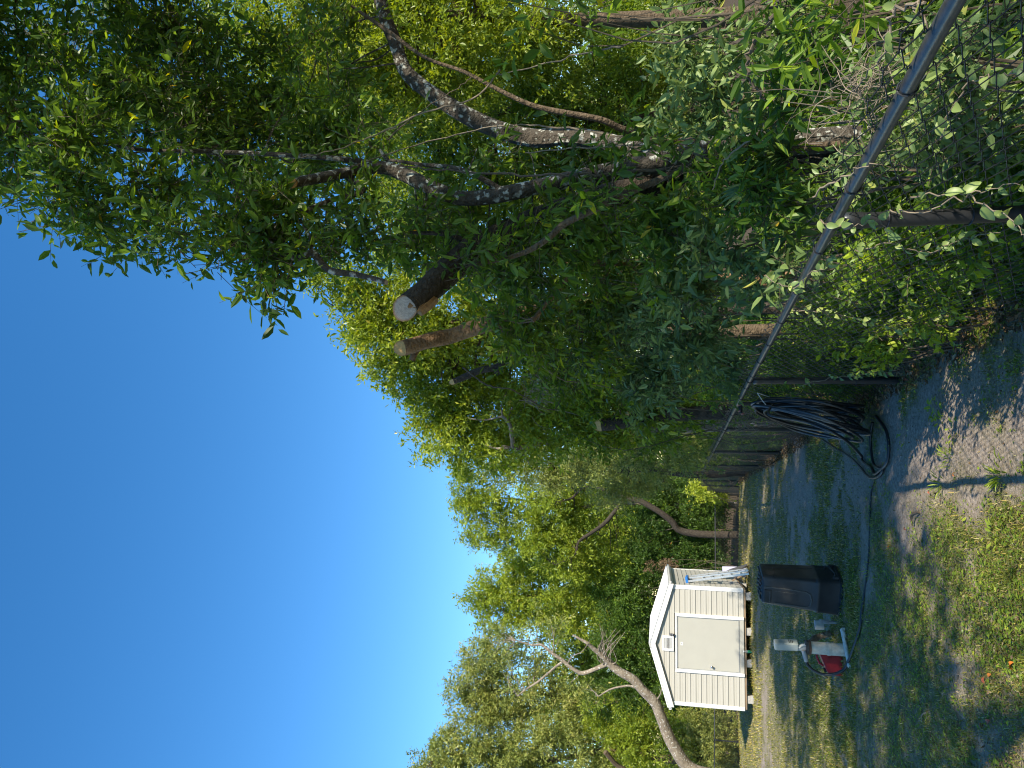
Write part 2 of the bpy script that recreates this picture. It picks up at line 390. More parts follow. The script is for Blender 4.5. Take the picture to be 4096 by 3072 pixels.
def ground_mat():
    m = bpy.data.materials.new('yard_ground'); m.use_nodes = True
    n = m.node_tree.nodes; l = m.node_tree.links; b = n['Principled BSDF']; b.inputs['Roughness'].default_value = .95; b.inputs['Specular IOR Level'].default_value = .15
    tc = n.new('ShaderNodeTexCoord')
    def noise(s, d=6):
        q = n.new('ShaderNodeTexNoise'); q.inputs['Scale'].default_value = s; q.inputs['Detail'].default_value = d; q.inputs['Roughness'].default_value = .65
        l.new(tc.outputs['Object'], q.inputs['Vector']); return q.outputs['Fac']
    def ramp(src, els):
        r = n.new('ShaderNodeValToRGB')
        while len(r.color_ramp.elements) < len(els): r.color_ramp.elements.new(.5)
        for e, (p, c) in zip(r.color_ramp.elements, els): e.position = p; e.color = (*c, 1)
        l.new(src, r.inputs[0]); return r.outputs[0]
    def mix(f, a, c):
        q = n.new('ShaderNodeMix'); q.data_type = 'RGBA'; l.new(f, q.inputs['Factor']); l.new(a, q.inputs['A']); l.new(c, q.inputs['B']); return q.outputs['Result']
    sand = ramp(noise(38), [(.25, (.11, .085, .062)), (.45, (.255, .205, .160)), (.62, (.36, .30, .245)), (.8, (.49, .42, .35))])
    turf = ramp(noise(16), [(.28, (.075, .068, .030)), (.45, (.155, .140, .070)), (.60, (.26, .22, .13)), (.78, (.40, .34, .24))])
    duff = ramp(noise(22), [(.28, (.030, .022, .015)), (.5, (.085, .062, .040)), (.72, (.19, .14, .09))])
    a1 = n.new('ShaderNodeAttribute'); a1.attribute_name = 'cover'
    jit = n.new('ShaderNodeMath'); jit.operation = 'MULTIPLY_ADD'; jit.inputs[1].default_value = .9; l.new(noise(20), jit.inputs[0])
    sub = n.new('ShaderNodeMath'); sub.operation = 'SUBTRACT'; sub.inputs[1].default_value = .45; l.new(a1.outputs['Fac'], sub.inputs[0]); l.new(sub.outputs[0], jit.inputs[2])
    fac = ramp(jit.outputs[0], [(.18, (0, 0, 0)), (.80, (1, 1, 1))])
    c = mix(fac, sand, turf)
    a2 = n.new('ShaderNodeAttribute'); a2.attribute_name = 'litter'
    c = mix(a2.outputs['Fac'], c, duff)
    l.new(c, b.inputs['Base Color'])
    bp = n.new('ShaderNodeBump'); bp.inputs['Strength'].default_value = .8; bp.inputs['Distance'].default_value = .02
    l.new(noise(55, 8), bp.inputs['Height']); l.new(bp.outputs[0], b.inputs['Normal'])
    return m
ground = link('ground', mesh_np('ground', np.stack([XX, YY, ZZ], -1).reshape(-1, 3), Fg, True, {'cover': cv.ravel(), 'litter': lit.ravel()}), ground_mat())
tag(ground, kind='structure')

# ------------------------------------------------------------------ leaves
def unit(a): return a / np.maximum(1e-9, np.linalg.norm(a, axis=-1, keepdims=True))
LEAF_N = [0]
def leaf_arrays(p, ax, nm, L, W, tint, fine):
    """blade-shaped leaves: p base, ax axis, nm normal; fine = six-point blade folded on its midrib"""
    n = len(p); sd_ = unit(np.cross(nm, ax)); nm = np.cross(ax, sd_)
    L = L[:, None]; W = W[:, None]; LEAF_N[0] += n
    if fine:
        V = np.stack([p, p + ax * L * .32 + sd_ * W * .46 + nm * W * .14, p + ax * L * .68 + sd_ * W * .38 + nm * W * .06,
                      p + ax * L - nm * L * .10, p + ax * L * .68 - sd_ * W * .38 + nm * W * .06, p + ax * L * .32 - sd_ * W * .46 + nm * W * .14], 1).reshape(-1, 3)
        b = np.arange(n)[:, None] * 6
        Fa = np.concatenate([b + np.array([[0, 1, 2, 3]]), b + np.array([[0, 3, 4, 5]])], 1).reshape(-1, 4)
        return V, Fa, np.repeat(tint, 6)
    V = np.stack([p, p + ax * L * .45 + sd_ * W * .5 + nm * W * .12, p + ax * L - nm * L * .08, p + ax * L * .45 - sd_ * W * .5 + nm * W * .12], 1).reshape(-1, 3)
    b = np.arange(n)[:, None] * 4
    return V, b + np.array([[0, 1, 2, 3]]), np.repeat(tint, 4)

def foliage(blobs, leaf=.085, aspect=.36, lai=4.5, fine=False, tint=(.45, .22), seed=0, droop=.25, per=9, clump=.38, gap=.0):
    """blobs: (centre xyz, radii xyz, density). returns leaf arrays, spray rows for twigs, clump centres"""
    r = np.random.default_rng(seed); P = []; D = []; TT = []; CC = []
    for c, rad, dens in blobs:
        c = np.asarray(c, float); rad = np.asarray(rad, float)
        area = math.pi * rad[0] * rad[2]
        nl = lai * dens * area / (.62 * leaf * leaf * aspect)
        ns = max(3, int(nl / per))
        rc = np.clip(clump * min(rad[0], rad[2]), 2.0 * leaf, .75)
        nsub = int(np.clip(2.2 * rad[0] * rad[1] * rad[2] / rc ** 3 * .55, 4, max(4, ns // 6)))
        d = unit(r.normal(size=(nsub, 3))); u = r.random((nsub, 1)) ** (1 / 2.4)
        sub = c + d * u * rad * .96
        CC.append(sub)
        k = r.integers(0, nsub, ns)
        subt = r.normal(0, .10, nsub)
        dd = unit(r.normal(size=(ns, 3))); q = sub[k] + dd * rc * (r.random((ns, 1)) ** .5) * (.7 + .6 * r.random((ns, 1)))
        out = unit(q - c)
        P.append(q); D.append(unit(dd * .8 + out * .5 + r.normal(0, .45, (ns, 3)) + np.array([0, 0, .12]))); TT.append(subt[k])
    P = np.concatenate(P); D = np.concatenate(D); TT = np.concatenate(TT); n = len(P)
    D = D.copy(); D[:, 2] -= droop * .5; D = unit(D)
    tl = leaf * 3.2
    t = (np.arange(per) + .6) / per
    base = P[:, None, :] + D[:, None, :] * (t[None, :, None] - .5) * tl + r.normal(0, leaf * .10, (n, per, 3))
    base[:, :, 2] -= droop * (t[None, :] ** 2) * tl * .45
    side = unit(np.cross(D, r.normal(size=(n, 3))))
    sgn = np.where(np.arange(per) % 2 == 0, 1., -1.)
    side2 = np.cross(D, side)
    an = np.arange(per) * 2.4 + r.random((n, 1)) * 6.28
    lat = side[:, None, :] * np.cos(an)[:, :, None] + side2[:, None, :] * np.sin(an)[:, :, None]
    ax = unit(D[:, None, :] * .75 + lat * .9 + r.normal(0, .22, (n, per, 3)) - np.array([0, 0, droop]))
    nm = unit(r.normal(0, .62, (n, per, 3)) + np.array([0, 0, .60]) + lat * .1)
    L = leaf * (.45 + .95 * r.random((n, per)) ** 1.3); W = L * aspect * (.8 + .4 * r.random((n, per)))
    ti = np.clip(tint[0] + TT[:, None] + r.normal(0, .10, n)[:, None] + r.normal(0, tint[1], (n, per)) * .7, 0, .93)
    rare = r.random((n, per)); ti = np.where(rare > .992, .97 + .03 * r.random((n, per)), ti)
    f = lambda a: a.reshape(-1, a.shape[-1])
    A = leaf_arrays(f(base), f(ax), f(nm), L.ravel(), W.ravel(), ti.ravel(), fine)
    return A, (P, D, tl), np.concatenate(CC)

def pb(px, py, Y, rx, ry, rd=None, dens=1.0):
    """ellipsoid of foliage centred where the photo shows it; rx, ry its half height and half width there, rd half depth in metres"""
    c = at(px, py, Y); k = mpp(Y)
    if rd is None: rd = .6 * (rx + ry) * .5 * k + .2
    return (c, (ry * k, rd, rx * k), dens)

def twig_mesh(name, spr, leaf, keep=1.0, rad=.0022, seed=0):
    P, D, tl = spr; r = np.random.default_rng(seed)
    if keep < 1:
        k = r.random(len(P)) < keep; P = P[k]; D = D[k]
    n = len(P); a = unit(np.cross(D, np.array([.3, .5, .8]) + 0 * D)); b = np.cross(D, a)
    V = []
    for t, rr in ((-.9, 1.3), (.0, 1.), (.5, .5)):
        for k in range(3):
            an = k * 2.094
            q = P + D * t * tl + (a * math.cos(an) + b * math.sin(an)) * rad * rr
            if t < -.5: q = q - np.array([0, 0, .12 * tl])
            V.append(q)
    V = np.stack(V, 1).reshape(-1, 3); o = np.arange(n)[:, None] * 9
    quads = [[i * 3 + k, i * 3 + (k + 1) % 3, i * 3 + 3 + (k + 1) % 3, i * 3 + 3 + k] for i in range(2) for k in range(3)]
    Fa = (o[:, :, None] + np.array(quads)[None]).reshape(-1, 4)
    return mesh_np(name, V, Fa)

def cut_disc(name, ring, m, parent):
    """sawn face that closes a stem: a fan over the stem's own end ring"""
    n = len(ring); c = sum(ring, Vector()) / n; d = (ring[1] - ring[0]).cross(ring[2] - ring[0]).normalized()
    if d.dot(Vector((0, 0, EYE)) - c) < 0 and d.z < 0: d = -d
    V = [c + d * .004] + [c.lerp(q, .5) + d * .005 for q in ring] + [c.lerp(q, 1.005) + d * .003 for q in ring] + [q - d * .01 for q in ring]
    rv = [0.] + [.5] * n + [1.] * n + [1.] * n; F3 = []
    for k in range(n):
        k2 = (k + 1) % n; i1 = 1 + k; i2 = 1 + k2
        F3 += [(0, i1, i2), (i1, i1 + n, i2 + n), (i1, i2 + n, i2), (i1 + n, i1 + 2 * n, i2 + 2 * n), (i1 + n, i2 + 2 * n, i2 + n)]
    return wpart(name, mesh_np(name, [tuple(v) for v in V], F3, False, {'ring': rv}), m, parent)
def facing(p, axis, k):
    """normal of an oblique saw cut: the stem axis tipped by k towards the yard"""
    p = Vector(p); a = Vector(axis).normalized(); t = (Vector((0, 0, EYE)) - p).normalized(); return (a + t * k).normalized()

def stem(mb, rows, per=6, n=10, jit=.045, seed=0, endn=None):
    q = smooth_path(rows, per); rg = np.random.default_rng(seed)
    mb.tube(q[:, :3], np.maximum(q[:, 3], .002), n, True, jit, seed, endn)
    return q
def px_rows(rows, Y0=None):
    """(photo x, photo y, distance, radius in metres) -> xyz radius"""
    return [(*at(a, b, Y), r) for a, b, Y, r in rows]
def branch_to(mb, src, dst, r0, seed, n=4):
    rg = random.Random(seed); a = Vector(src); b = Vector(dst); L = (b - a).length
    m1 = a.lerp(b, .35) + Vector((rg.uniform(-1, 1), rg.uniform(-1, 1), rg.uniform(-.3, 1))) * L * .10
    m2 = a.lerp(b, .7) + Vector((rg.uniform(-1, 1), rg.uniform(-1, 1), rg.uniform(-.3, 1))) * L * .10
    q = smooth_path([(*a, r0), (*m1, r0 * .75), (*m2, r0 * .5), (*b, r0 * .22)], 3)
    mb.tube(q[:, :3], q[:, 3], n, False, .08, seed)

root_rings = {}
def make_tree(name, label, cat, trunk_rows, blobs, lm, bm, leaf=.085, aspect=.36, lai=4.5, fine=False, tint=(.45, .22), seed=0,
              limbs=(), endn=None, lendn=None, twigs=0.0, branch_r=.018, group=None, droop=.25, per=9, clump=.34, maxb=70, reach=9.0):
    b0 = trunk_rows[0]; root = thing(name, label, cat, (b0[0], b0[1], b0[2]), 0, group)
    mb = MB(); mb.last_ring = None; pts = [stem(mb, trunk_rows, seed=seed, n=14, endn=endn)]; rings = {-1: mb.last_ring}
    for k, l in enumerate(limbs):
        mb.last_ring = None; pts.append(stem(mb, l, seed=seed + k + 1, n=10, endn=(lendn or {}).get(k))); rings[k] = mb.last_ring
    root_rings[root.name] = rings
    allp = np.concatenate(pts)
    wpart('trunk', mb.mesh('trunk'), bm, root)
    if blobs:
        A, spr, cc = foliage(blobs, leaf, aspect, lai, fine, tint, seed, droop, per, clump)
        cr = wpart('crown', mesh_np('crown', A[0], A[1], False, {'tint': A[2]}), lm, root); cr['kind'] = 'stuff'
        bb = MB(); rr = np.random.default_rng(seed); sel = rr.permutation(len(cc))[:maxb]
        for i in sel:
            dlt = np.linalg.norm(allp[:, :3] - cc[i], axis=1) + np.maximum(0, allp[:, 2] - cc[i][2]) * .8
            j = int(np.argmin(dlt))
            if dlt[j] < reach: branch_to(bb, allp[j, :3], cc[i], min(branch_r, allp[j, 3] * .6), int(i) + seed)
        if bb.v:
            o = wpart('branches', bb.mesh('branches'), bm, root); o['kind'] = 'stuff'
        if twigs > 0:
            o = wpart('twigs', twig_mesh('twigs', spr, leaf, twigs, seed=seed), M['twig'], root); o['kind'] = 'stuff'
    return root, allp

# ------------------------------------------------------------------ shed
SH = thing('garden_shed', 'small beige vinyl sided shed with white trim and low gable roof', 'shed', (-8.43, 19.20, -.41), R(7.5))
SW, SHH, SD, SPK = 3.03, 1.91, 3.66, 2.375
slope = math.atan2(SPK - SHH, SW / 2)
core = MB(); core.box((SW / 2, SD / 2, SHH / 2 + .01), (SW - .06, SD - .06, SHH - .02))
core.prism([(.03, .03, SHH), (SW - .03, .03, SHH), (SW / 2, .03, SPK - .02)], 0, (0, SD - .06, 0))
core.build('wall_frame', M['dark_gap'], SH)
CH = .1365
DX0, DX1, DZ1 = .83, 2.33, 1.755      # door surround
def clap_profile(u0a, u1a, z0, u0b, u1b, z1, face):
    """one lapped course: two shallow laps, lower edge standing out; face maps (u, out, z) to local"""
    mb = MB(); zm = (z0 + z1) / 2; q = (zm - z0) / (z1 - z0)
    um0 = u0a + (u0b - u0a) * q; um1 = u1a + (u1b - u1a) * q
    rows = [(u0a, u1a, z0, .024), (um0, um1, zm, .0135), (um0, um1, zm + .003, .0155), (u0b, u1b, z1 - .002, .008)]
    V = []
    for a, b, z, o in rows: V += [face(a, o, z), face(b, o, z)]
    for a, b, z, o in (rows[3], rows[0]): V += [face(a, -.028, z), face(b, -.028, z)]
    fs = [(0, 1, 3, 2), (2, 3, 5, 4), (4, 5, 7, 6), (6, 7, 9, 8), (10, 11, 1, 0), (8, 9, 11, 10), (0, 2, 4, 6, 8, 10), (1, 11, 9, 7, 5, 3)]
    mb.add(V, fs); return mb
front = lambda u, o, z: (u, -o, z)
rightw = lambda u, o, z: (SW + o, u, z)
leftw = lambda u, o, z: (-o, SD - u, z)
backw = lambda u, o, z: (SW - u, SD + o, z)
nrow = int(math.ceil(SPK / CH))
for k in range(nrow):
    z0, z1 = k * CH, min((k + 1) * CH, SPK - .03)
    gap = .0035
    def lim(z):
        if z <= SHH: return .055, SW - .055
        h = (z - SHH) / (SPK - SHH) * SW / 2; return .02 + h, SW - .02 - h
    a0, b0 = lim(z0 + gap); a1, b1 = lim(z1)
    if b1 - a1 < .05: continue
    if z0 < DZ1 - .02:
        clap_profile(a0, DX0 + .01, z0 + gap, a1, DX0 + .01, z1, front).build('siding_board', M['siding'], SH)
        clap_profile(DX1 - .01, b0, z0 + gap, DX1 - .01, b1, z1, front).build('siding_board', M['siding'], SH)
    else:
        clap_profile(a0, b0, z0 + gap, a1, b1, z1, front).build('siding_board', M['siding'], SH)
    clap_profile(a0, b0, z0 + gap, a1, b1, z1, backw).build('siding_board', M['siding'], SH)
    if z1 <= SHH + .06:
        z1c = min(z1, SHH - .005)
        for fc in (rightw, leftw):
            clap_profile(.055, SD - .055, z0 + gap, .055, SD - .055, z1c, fc).build('siding_board', M['siding'], SH)
for cx, cy in ((0, 0), (SW, 0), (0, SD), (SW, SD)):          # corner posts wrap both faces
    mb = MB(); sx = -1 if cx == 0 else 1; sy = -1 if cy == 0 else 1
    mb.box((cx - sx * .028, cy + sy * .012, SHH / 2), (.095, .035, SHH - .004), bev=.004)
    mb.box((cx + sx * .012, cy - sy * .033, SHH / 2), (.033, .085, SHH - .006), bev=.004)
    mb.build('corner_trim', M['white_trim'], SH)
# gable rake boards with a short overhang, ribbed roof panels, ridge
OV = .10
def rake(side, y0):
    mb = MB(); x0 = -.06 if side < 0 else SW + .06; xm = SW / 2
    ze = SHH - .06 * math.tan(slope); t = .135
    pts = [(x0, y0, ze + .035), (xm, y0, SPK + .035), (xm, y0, SPK + .035 - t), (x0, y0, ze + .035 - t)]
    if side > 0: pts = pts[::-1]
    mb.prism(pts, 0, (0, .03, 0)); return mb
for sd_i in (-1, 1):
    rake(sd_i, -OV).build('rake_board', M['white_trim'], SH)
    rake(sd_i, SD + OV - .03).build('rake_board', M['white_trim'], SH)
    pl = MB(); n_ = Vector((sd_i * math.sin(slope), 0, math.cos(slope)))
    xe = SW / 2 + sd_i * (SW / 2 + .075); ze = SHH - .075 * math.tan(slope)
    y0, y1 = -OV - .012, SD + OV + .012
    pl.prism([(SW / 2, y0, SPK + .040), (SW / 2, y1, SPK + .040), (xe, y1, ze + .040), (xe, y0, ze + .040)], 0, tuple(n_ * .012))
    rf = pl.build('roof_panel', M['roof'], SH)
    for k in range(14):
        yy = y0 + .03 + k * (y1 - y0 - .06) / 13; rb = MB()
        a = Vector((SW / 2, yy, SPK + .050)); b = Vector((xe, yy, ze + .050)); h = n_ * .022; q = Vector((0, .018, 0))
        rb.add([a - q, a + q, a + q * .5 + h, a - q * .5 + h, b - q, b + q, b + q * .5 + h, b - q * .5 + h],
               [(0, 1, 2, 3), (7, 6, 5, 4), (0, 4, 5, 1), (1, 5, 6, 2), (2, 6, 7, 3), (3, 7, 4, 0)])
        rb.build('rib', M['roof'], rf)
    gt = MB(); xg = SW / 2 + sd_i * (SW / 2 + .10)                # gutter along the eave
    prof = [(q[0] * .62, q[1] * .8) for q in [(-.055, .03), (-.055, -.035), (-.03, -.055), (.03, -.055), (.055, -.02), (.055, .035), (.045, .035), (.045, -.015), (.025, -.045), (-.045, -.045), (-.045, .03)]]
    gt.prism([(xg + sd_i * u, y0 + .02, ze + .01 + v) for u, v in prof], 0, (0, y1 - y0 - .04, 0))
    gt.build('gutter', M['white_trim'], SH)
    ff = MB(); ff.box((xe - sd_i * .025, SD / 2, ze - .03), (.02, SD + 2 * OV - .07, .10)); ff.build('fascia', M['white_trim'], SH)
rg_ = MB(); rg_.prism([(SW / 2 - .12, -OV - .02, SPK + .028), (SW / 2, -OV - .02, SPK + .072), (SW / 2 + .12, -OV - .02, SPK + .028), (SW / 2, -OV - .02, SPK + .056)], 0, (0, SD + 2 * OV + .04, 0))
rg_.build('ridge_cap', M['white_trim'], SH)
# door
DR = MB(); DR.box(((DX0 + DX1) / 2, -.012, .905), (DX1 - DX0 - .19, .035, 1.55), bev=.006)
door = DR.build('door', M['door'], SH)
for x in (DX0 + .04, DX1 - .04):
    j = MB(); j.box((x, -.030, DZ1 / 2), (.085, .06, DZ1), bev=.004); j.build('door_jamb', M['white_trim'], SH)
h = MB(); h.box(((DX0 + DX1) / 2, -.028, DZ1 - .022), (DX1 - DX0 - .17, .05, .040), bev=.004); h.build('door_header', M['white_trim'], SH)
for x in (DX0 + .092, DX1 - .092):  # grey strips stand in for the frame's shadow along the door edges
    j = MB(); j.box((x, -.020, .86), (.016, .04, 1.60)); j.build('door_shadow_strip', M['grey_plastic'], SH)
j = MB(); j.box(((DX0 + DX1) / 2, -.020, 1.70), (DX1 - DX0 - .20, .04, .016)); j.build('door_shadow_strip', M['grey_plastic'], SH)
j = MB(); j.box(((DX0 + DX1) / 2, -.018, .055), (DX1 - DX0 - .17, .05, .105), bev=.004); j.build('door_sill', M['door'], SH)
j = MB(); j.box(((DX0 + DX1) / 2, -.022, .123), (DX1 - DX0 - .18, .05, .012)); j.build('sill_strip', M['grey_plastic'], SH)
kb = MB(); kb.lathe([(.028, 0), (.028, .008), (.012, .012), (.012, .035), (.030, .045), (.032, .062), (.022, .072), (.002, .075)], (DX0 + .19, -.030, .82), 16, Matrix.Rotation(R(90), 3, 'X'))
kb.build('handle', M['chrome'], door)
tg = MB(); tg.box(((DX0 + DX1) / 2 - .03, -.033, 1.585), (.085, .004, .065)); tg.build('sticker', M['white_trim'], door)
tg = MB(); tg.box(((DX0 + DX1) / 2 - .03, -.0365, 1.595), (.030, .003, .007)); tg.box(((DX0 + DX1) / 2 - .03, -.0365, 1.580), (.007, .003, .022)); tg.build('sticker_mark', M['lamp_grey'], door)
# louvred gable vent
vt = MB(); vx, vz = SW / 2 + .02, 1.945
for (c, d) in (((vx - .165, -.032, vz), (.06, .035, .30)), ((vx + .165, -.032, vz), (.06, .035, .30)), ((vx, -.032, vz + .13), (.27, .035, .042)), ((vx, -.032, vz - .13), (.27, .035, .042))): vt.box(c, d, bev=.003)
vent = vt.build('gable_vent', M['white_trim'], SH)
vb = MB(); vb.box((vx, -.0235, vz), (.27, .006, .22)); vb.build('vent_shade_back', M['dark_gap'], vent)  # flat dark sheet in place of the shade between the slats
for k in range(7):
    lv = MB(); lv.box((vx, -.036, vz - .096 + k * .032), (.27, .010, .014)); lv.build('slat', M['white_trim'], vent)
lp = MB(); lp.box((vx + .235, -.06, vz - .085), (.055, .06, .085), Matrix.Rotation(R(20), 3, 'X'), bev=.01); lp.lathe([(.012, 0), (.030, .012), (.036, .05), (.002, .055)], (vx + .235, -.085, vz - .115), 12, Matrix.Rotation(R(140), 3, 'X'))
lp.build('light_fixture', M['lamp_grey'], SH)
fb = MB(); fb.box((SW / 2, .02, -.028), (SW - .02, .05, .05)); fb.build('floor_beam', M['plank'], SH)
fb = MB(); fb.box((SW - .02, SD / 2 + .03, -.028), (.05, SD - .08, .05)); fb.build('floor_beam', M['plank'], SH)
fb = MB(); fb.box((SW / 2, SD / 2, -.016), (SW - .1, SD - .1, .028)); fb.build('floor', M['dark_gap'], SH)
for x in (.25, 1.15, 1.95, 2.85):
    for y in (.12, SD / 2, SD - .12):
        pbk = MB(); pbk.box((x, y, -.205 - .05 * y), (.19, .38 if y > 1 else .19, .31 + .10 * y), bev=.008); pbk.build('pier_block', M['block'], SH)

SHM = SH.matrix_basis.copy()
def shed_pt(u, v, z): return SHM @ Vector((u, v, z))

# ladder leaning on the shed's right wall
def ladder():
    foot = shed_pt(SW + .42, .60, 0); foot.z = gzf(foot.x, foot.y)
    top = shed_pt(SW + .10, .75, 1.42)
    root = thing('stepladder', 'folded aluminium stepladder with blue top leaning on the shed side wall', 'ladder', foot)
    ax = (top - foot); L = ax.length; ax.normalize()
    sidev = (SHM.to_3x3() @ Vector((0, 1, 0))).normalized(); sidev = (sidev - ax * sidev.dot(ax)).normalized(); nv = ax.cross(sidev)
    Rm = Matrix((sidev, nv, ax)).transposed()
    def seg(nm, c, d, m, par=root, bev=.003):
        mb = MB(); mb.box((0, 0, 0), d, None, bev); o = mb.build(nm, m, par)
        T = Matrix.Translation(sidev * c[0] + nv * c[1] + ax * c[2]) @ Rm.to_4x4(); o.matrix_local = T; return o
    for s in (-1, 1):
        f_ = seg('front_rail', (s * .20, .045, L / 2), (.022, .055, L - .05), M['aluminium'])
        seg('rear_rail', (s * .17, -.035, L / 2 - .03), (.020, .035, L - .12), M['aluminium'])
        seg('foot', (s * .20, .045, .012), (.034, .07, .05), M['hose'])
    for k in range(5): seg('step', (0, .045, .25 + k * .25), (.385, .075, .022), M['aluminium'])
    for k in range(4): seg('rear_brace', (0, -.035, .3 + k * .27), (.33, .02, .02), M['aluminium'])
    cp = seg('top_cap', (0, .01, L - .01), (.44, .16, .075), M['blue_plastic'], bev=.012)
    seg('label', (.2125, .045, L - .26), (.004, .045, .34), M['label_white'], bev=0)
    seg('label', (.2125, .045, L - .17), (.007, .03, .06), M['blue_plastic'], bev=0)
ladder()
def lean_board(name, label, cat, a, b, wv, wd, th, m):
    a = Vector(a); b = Vector(b); mb = MB(); ax = (b - a).normalized(); wv = Vector(wv); wv = (wv - ax * wv.dot(ax)).normalized(); nv = ax.cross(wv)
    mb.box((0, 0, (b - a).length / 2), (wd, th, (b - a).length), bev=.004)
    o = mb.build(name, m); o.matrix_world = Matrix.Translation(a) @ Matrix((wv, nv, ax)).transposed().to_4x4(); return tag(o, label, cat)
f0 = shed_pt(SW + .72, 1.30, 0); f0.z = gzf(f0.x, f0.y) + .02
sdv = SHM.to_3x3() @ Vector((0, 1, 0))
pp = at(2890, 2287, 21.4); lean_board('panel', 'pale lavender panel propped behind the stepladder', 'panel', (pp[0] + .05, pp[1] - .1, gzf(pp[0], pp[1])), pp, (1, .1, 0), .30, .015, M['lavender'])
lean_board('plank', 'dark weathered plank leaning at the shed corner beside the ladder', 'plank', f0 + Vector((-.15, -.35, 0)), shed_pt(SW + .10, 2.0, .50), sdv, .30, .035, M['dark_metal'])
lean_board('plank', 'short grey plank lying low against the shed piers', 'plank', f0 + Vector((-.25, -.75, .03)), shed_pt(SW + .10, 1.0, .16), sdv, .10, .03, M['plank'])
# soda bottle on the ground in front of the sill
bp_ = shed_pt(1.50, -.18, 0); bp_.z = gzf(bp_.x, bp_.y)
bt = thing('plastic_bottle', 'clear plastic bottle with green label before the shed door sill', 'bottle', bp_)
mb = MB(); mb.lathe([(.028, 0), (.034, .008), (.034, .13), (.030, .15), (.013, .19), (.013, .205)], (0, 0, 0), 14); mb.build('bottle_body', M['bottle'], bt)
mb = MB(); mb.lathe([(.0355, .025), (.0355, .115)], (0, 0, 0), 14); mb.build('bottle_label', M['green_label'], bt)
mb = MB(); mb.lathe([(.015, .205), (.015, .222), (.013, .224)], (0, 0, 0), 12); mb.build('cap', M['label_white'], bt)

# ------------------------------------------------------------------ chain-link fences
FH = 1.257
def link_fabric(Lb, H, pitch=.072, rad=.0023):
    nw = int(round(Lb / pitch)); ph = pitch * .46; nh = int(H / ph)
    V = []; Fa = []; b = 0
    for i in range(nw):
        x0 = (i + .5) * Lb / nw; pts = []
        for k in range(nh + 1):
            s = 1 if (k + i) % 2 == 0 else -1
            xm = x0 + s * (Lb / nw * .53); z = k * ph
            if k == nh: z -= .4 * ph
            dpt = .0028 * s
            pts += [(xm - s * .006, dpt, z - ph * .12), (xm, dpt * 1.6, z), (xm - s * .006, -dpt, z + ph * .12)]
        P = np.array(pts); T = unit(np.gradient(P, axis=0)); A = unit(np.cross(T, [0, 1., 0])); B = np.cross(T, A)
        n = len(P)
        for k in range(3):
            an = k * 2.0944; V.append(P + (A * math.cos(an) + B * math.sin(an)) * rad)
        idx = np.arange(n - 1)
        for k in range(3):
            k2 = (k + 1) % 3
            Fa.append(np.stack([b + k * n + idx, b + k2 * n + idx, b + k2 * n + idx + 1, b + k * n + idx + 1], 1))
        b += 3 * n
    return mesh_np('link_fabric', np.concatenate(V), np.concatenate(Fa))
BAY = 3.66
FAB = link_fabric(BAY, 1.285); FAB.materials.append(M['black_coat'])
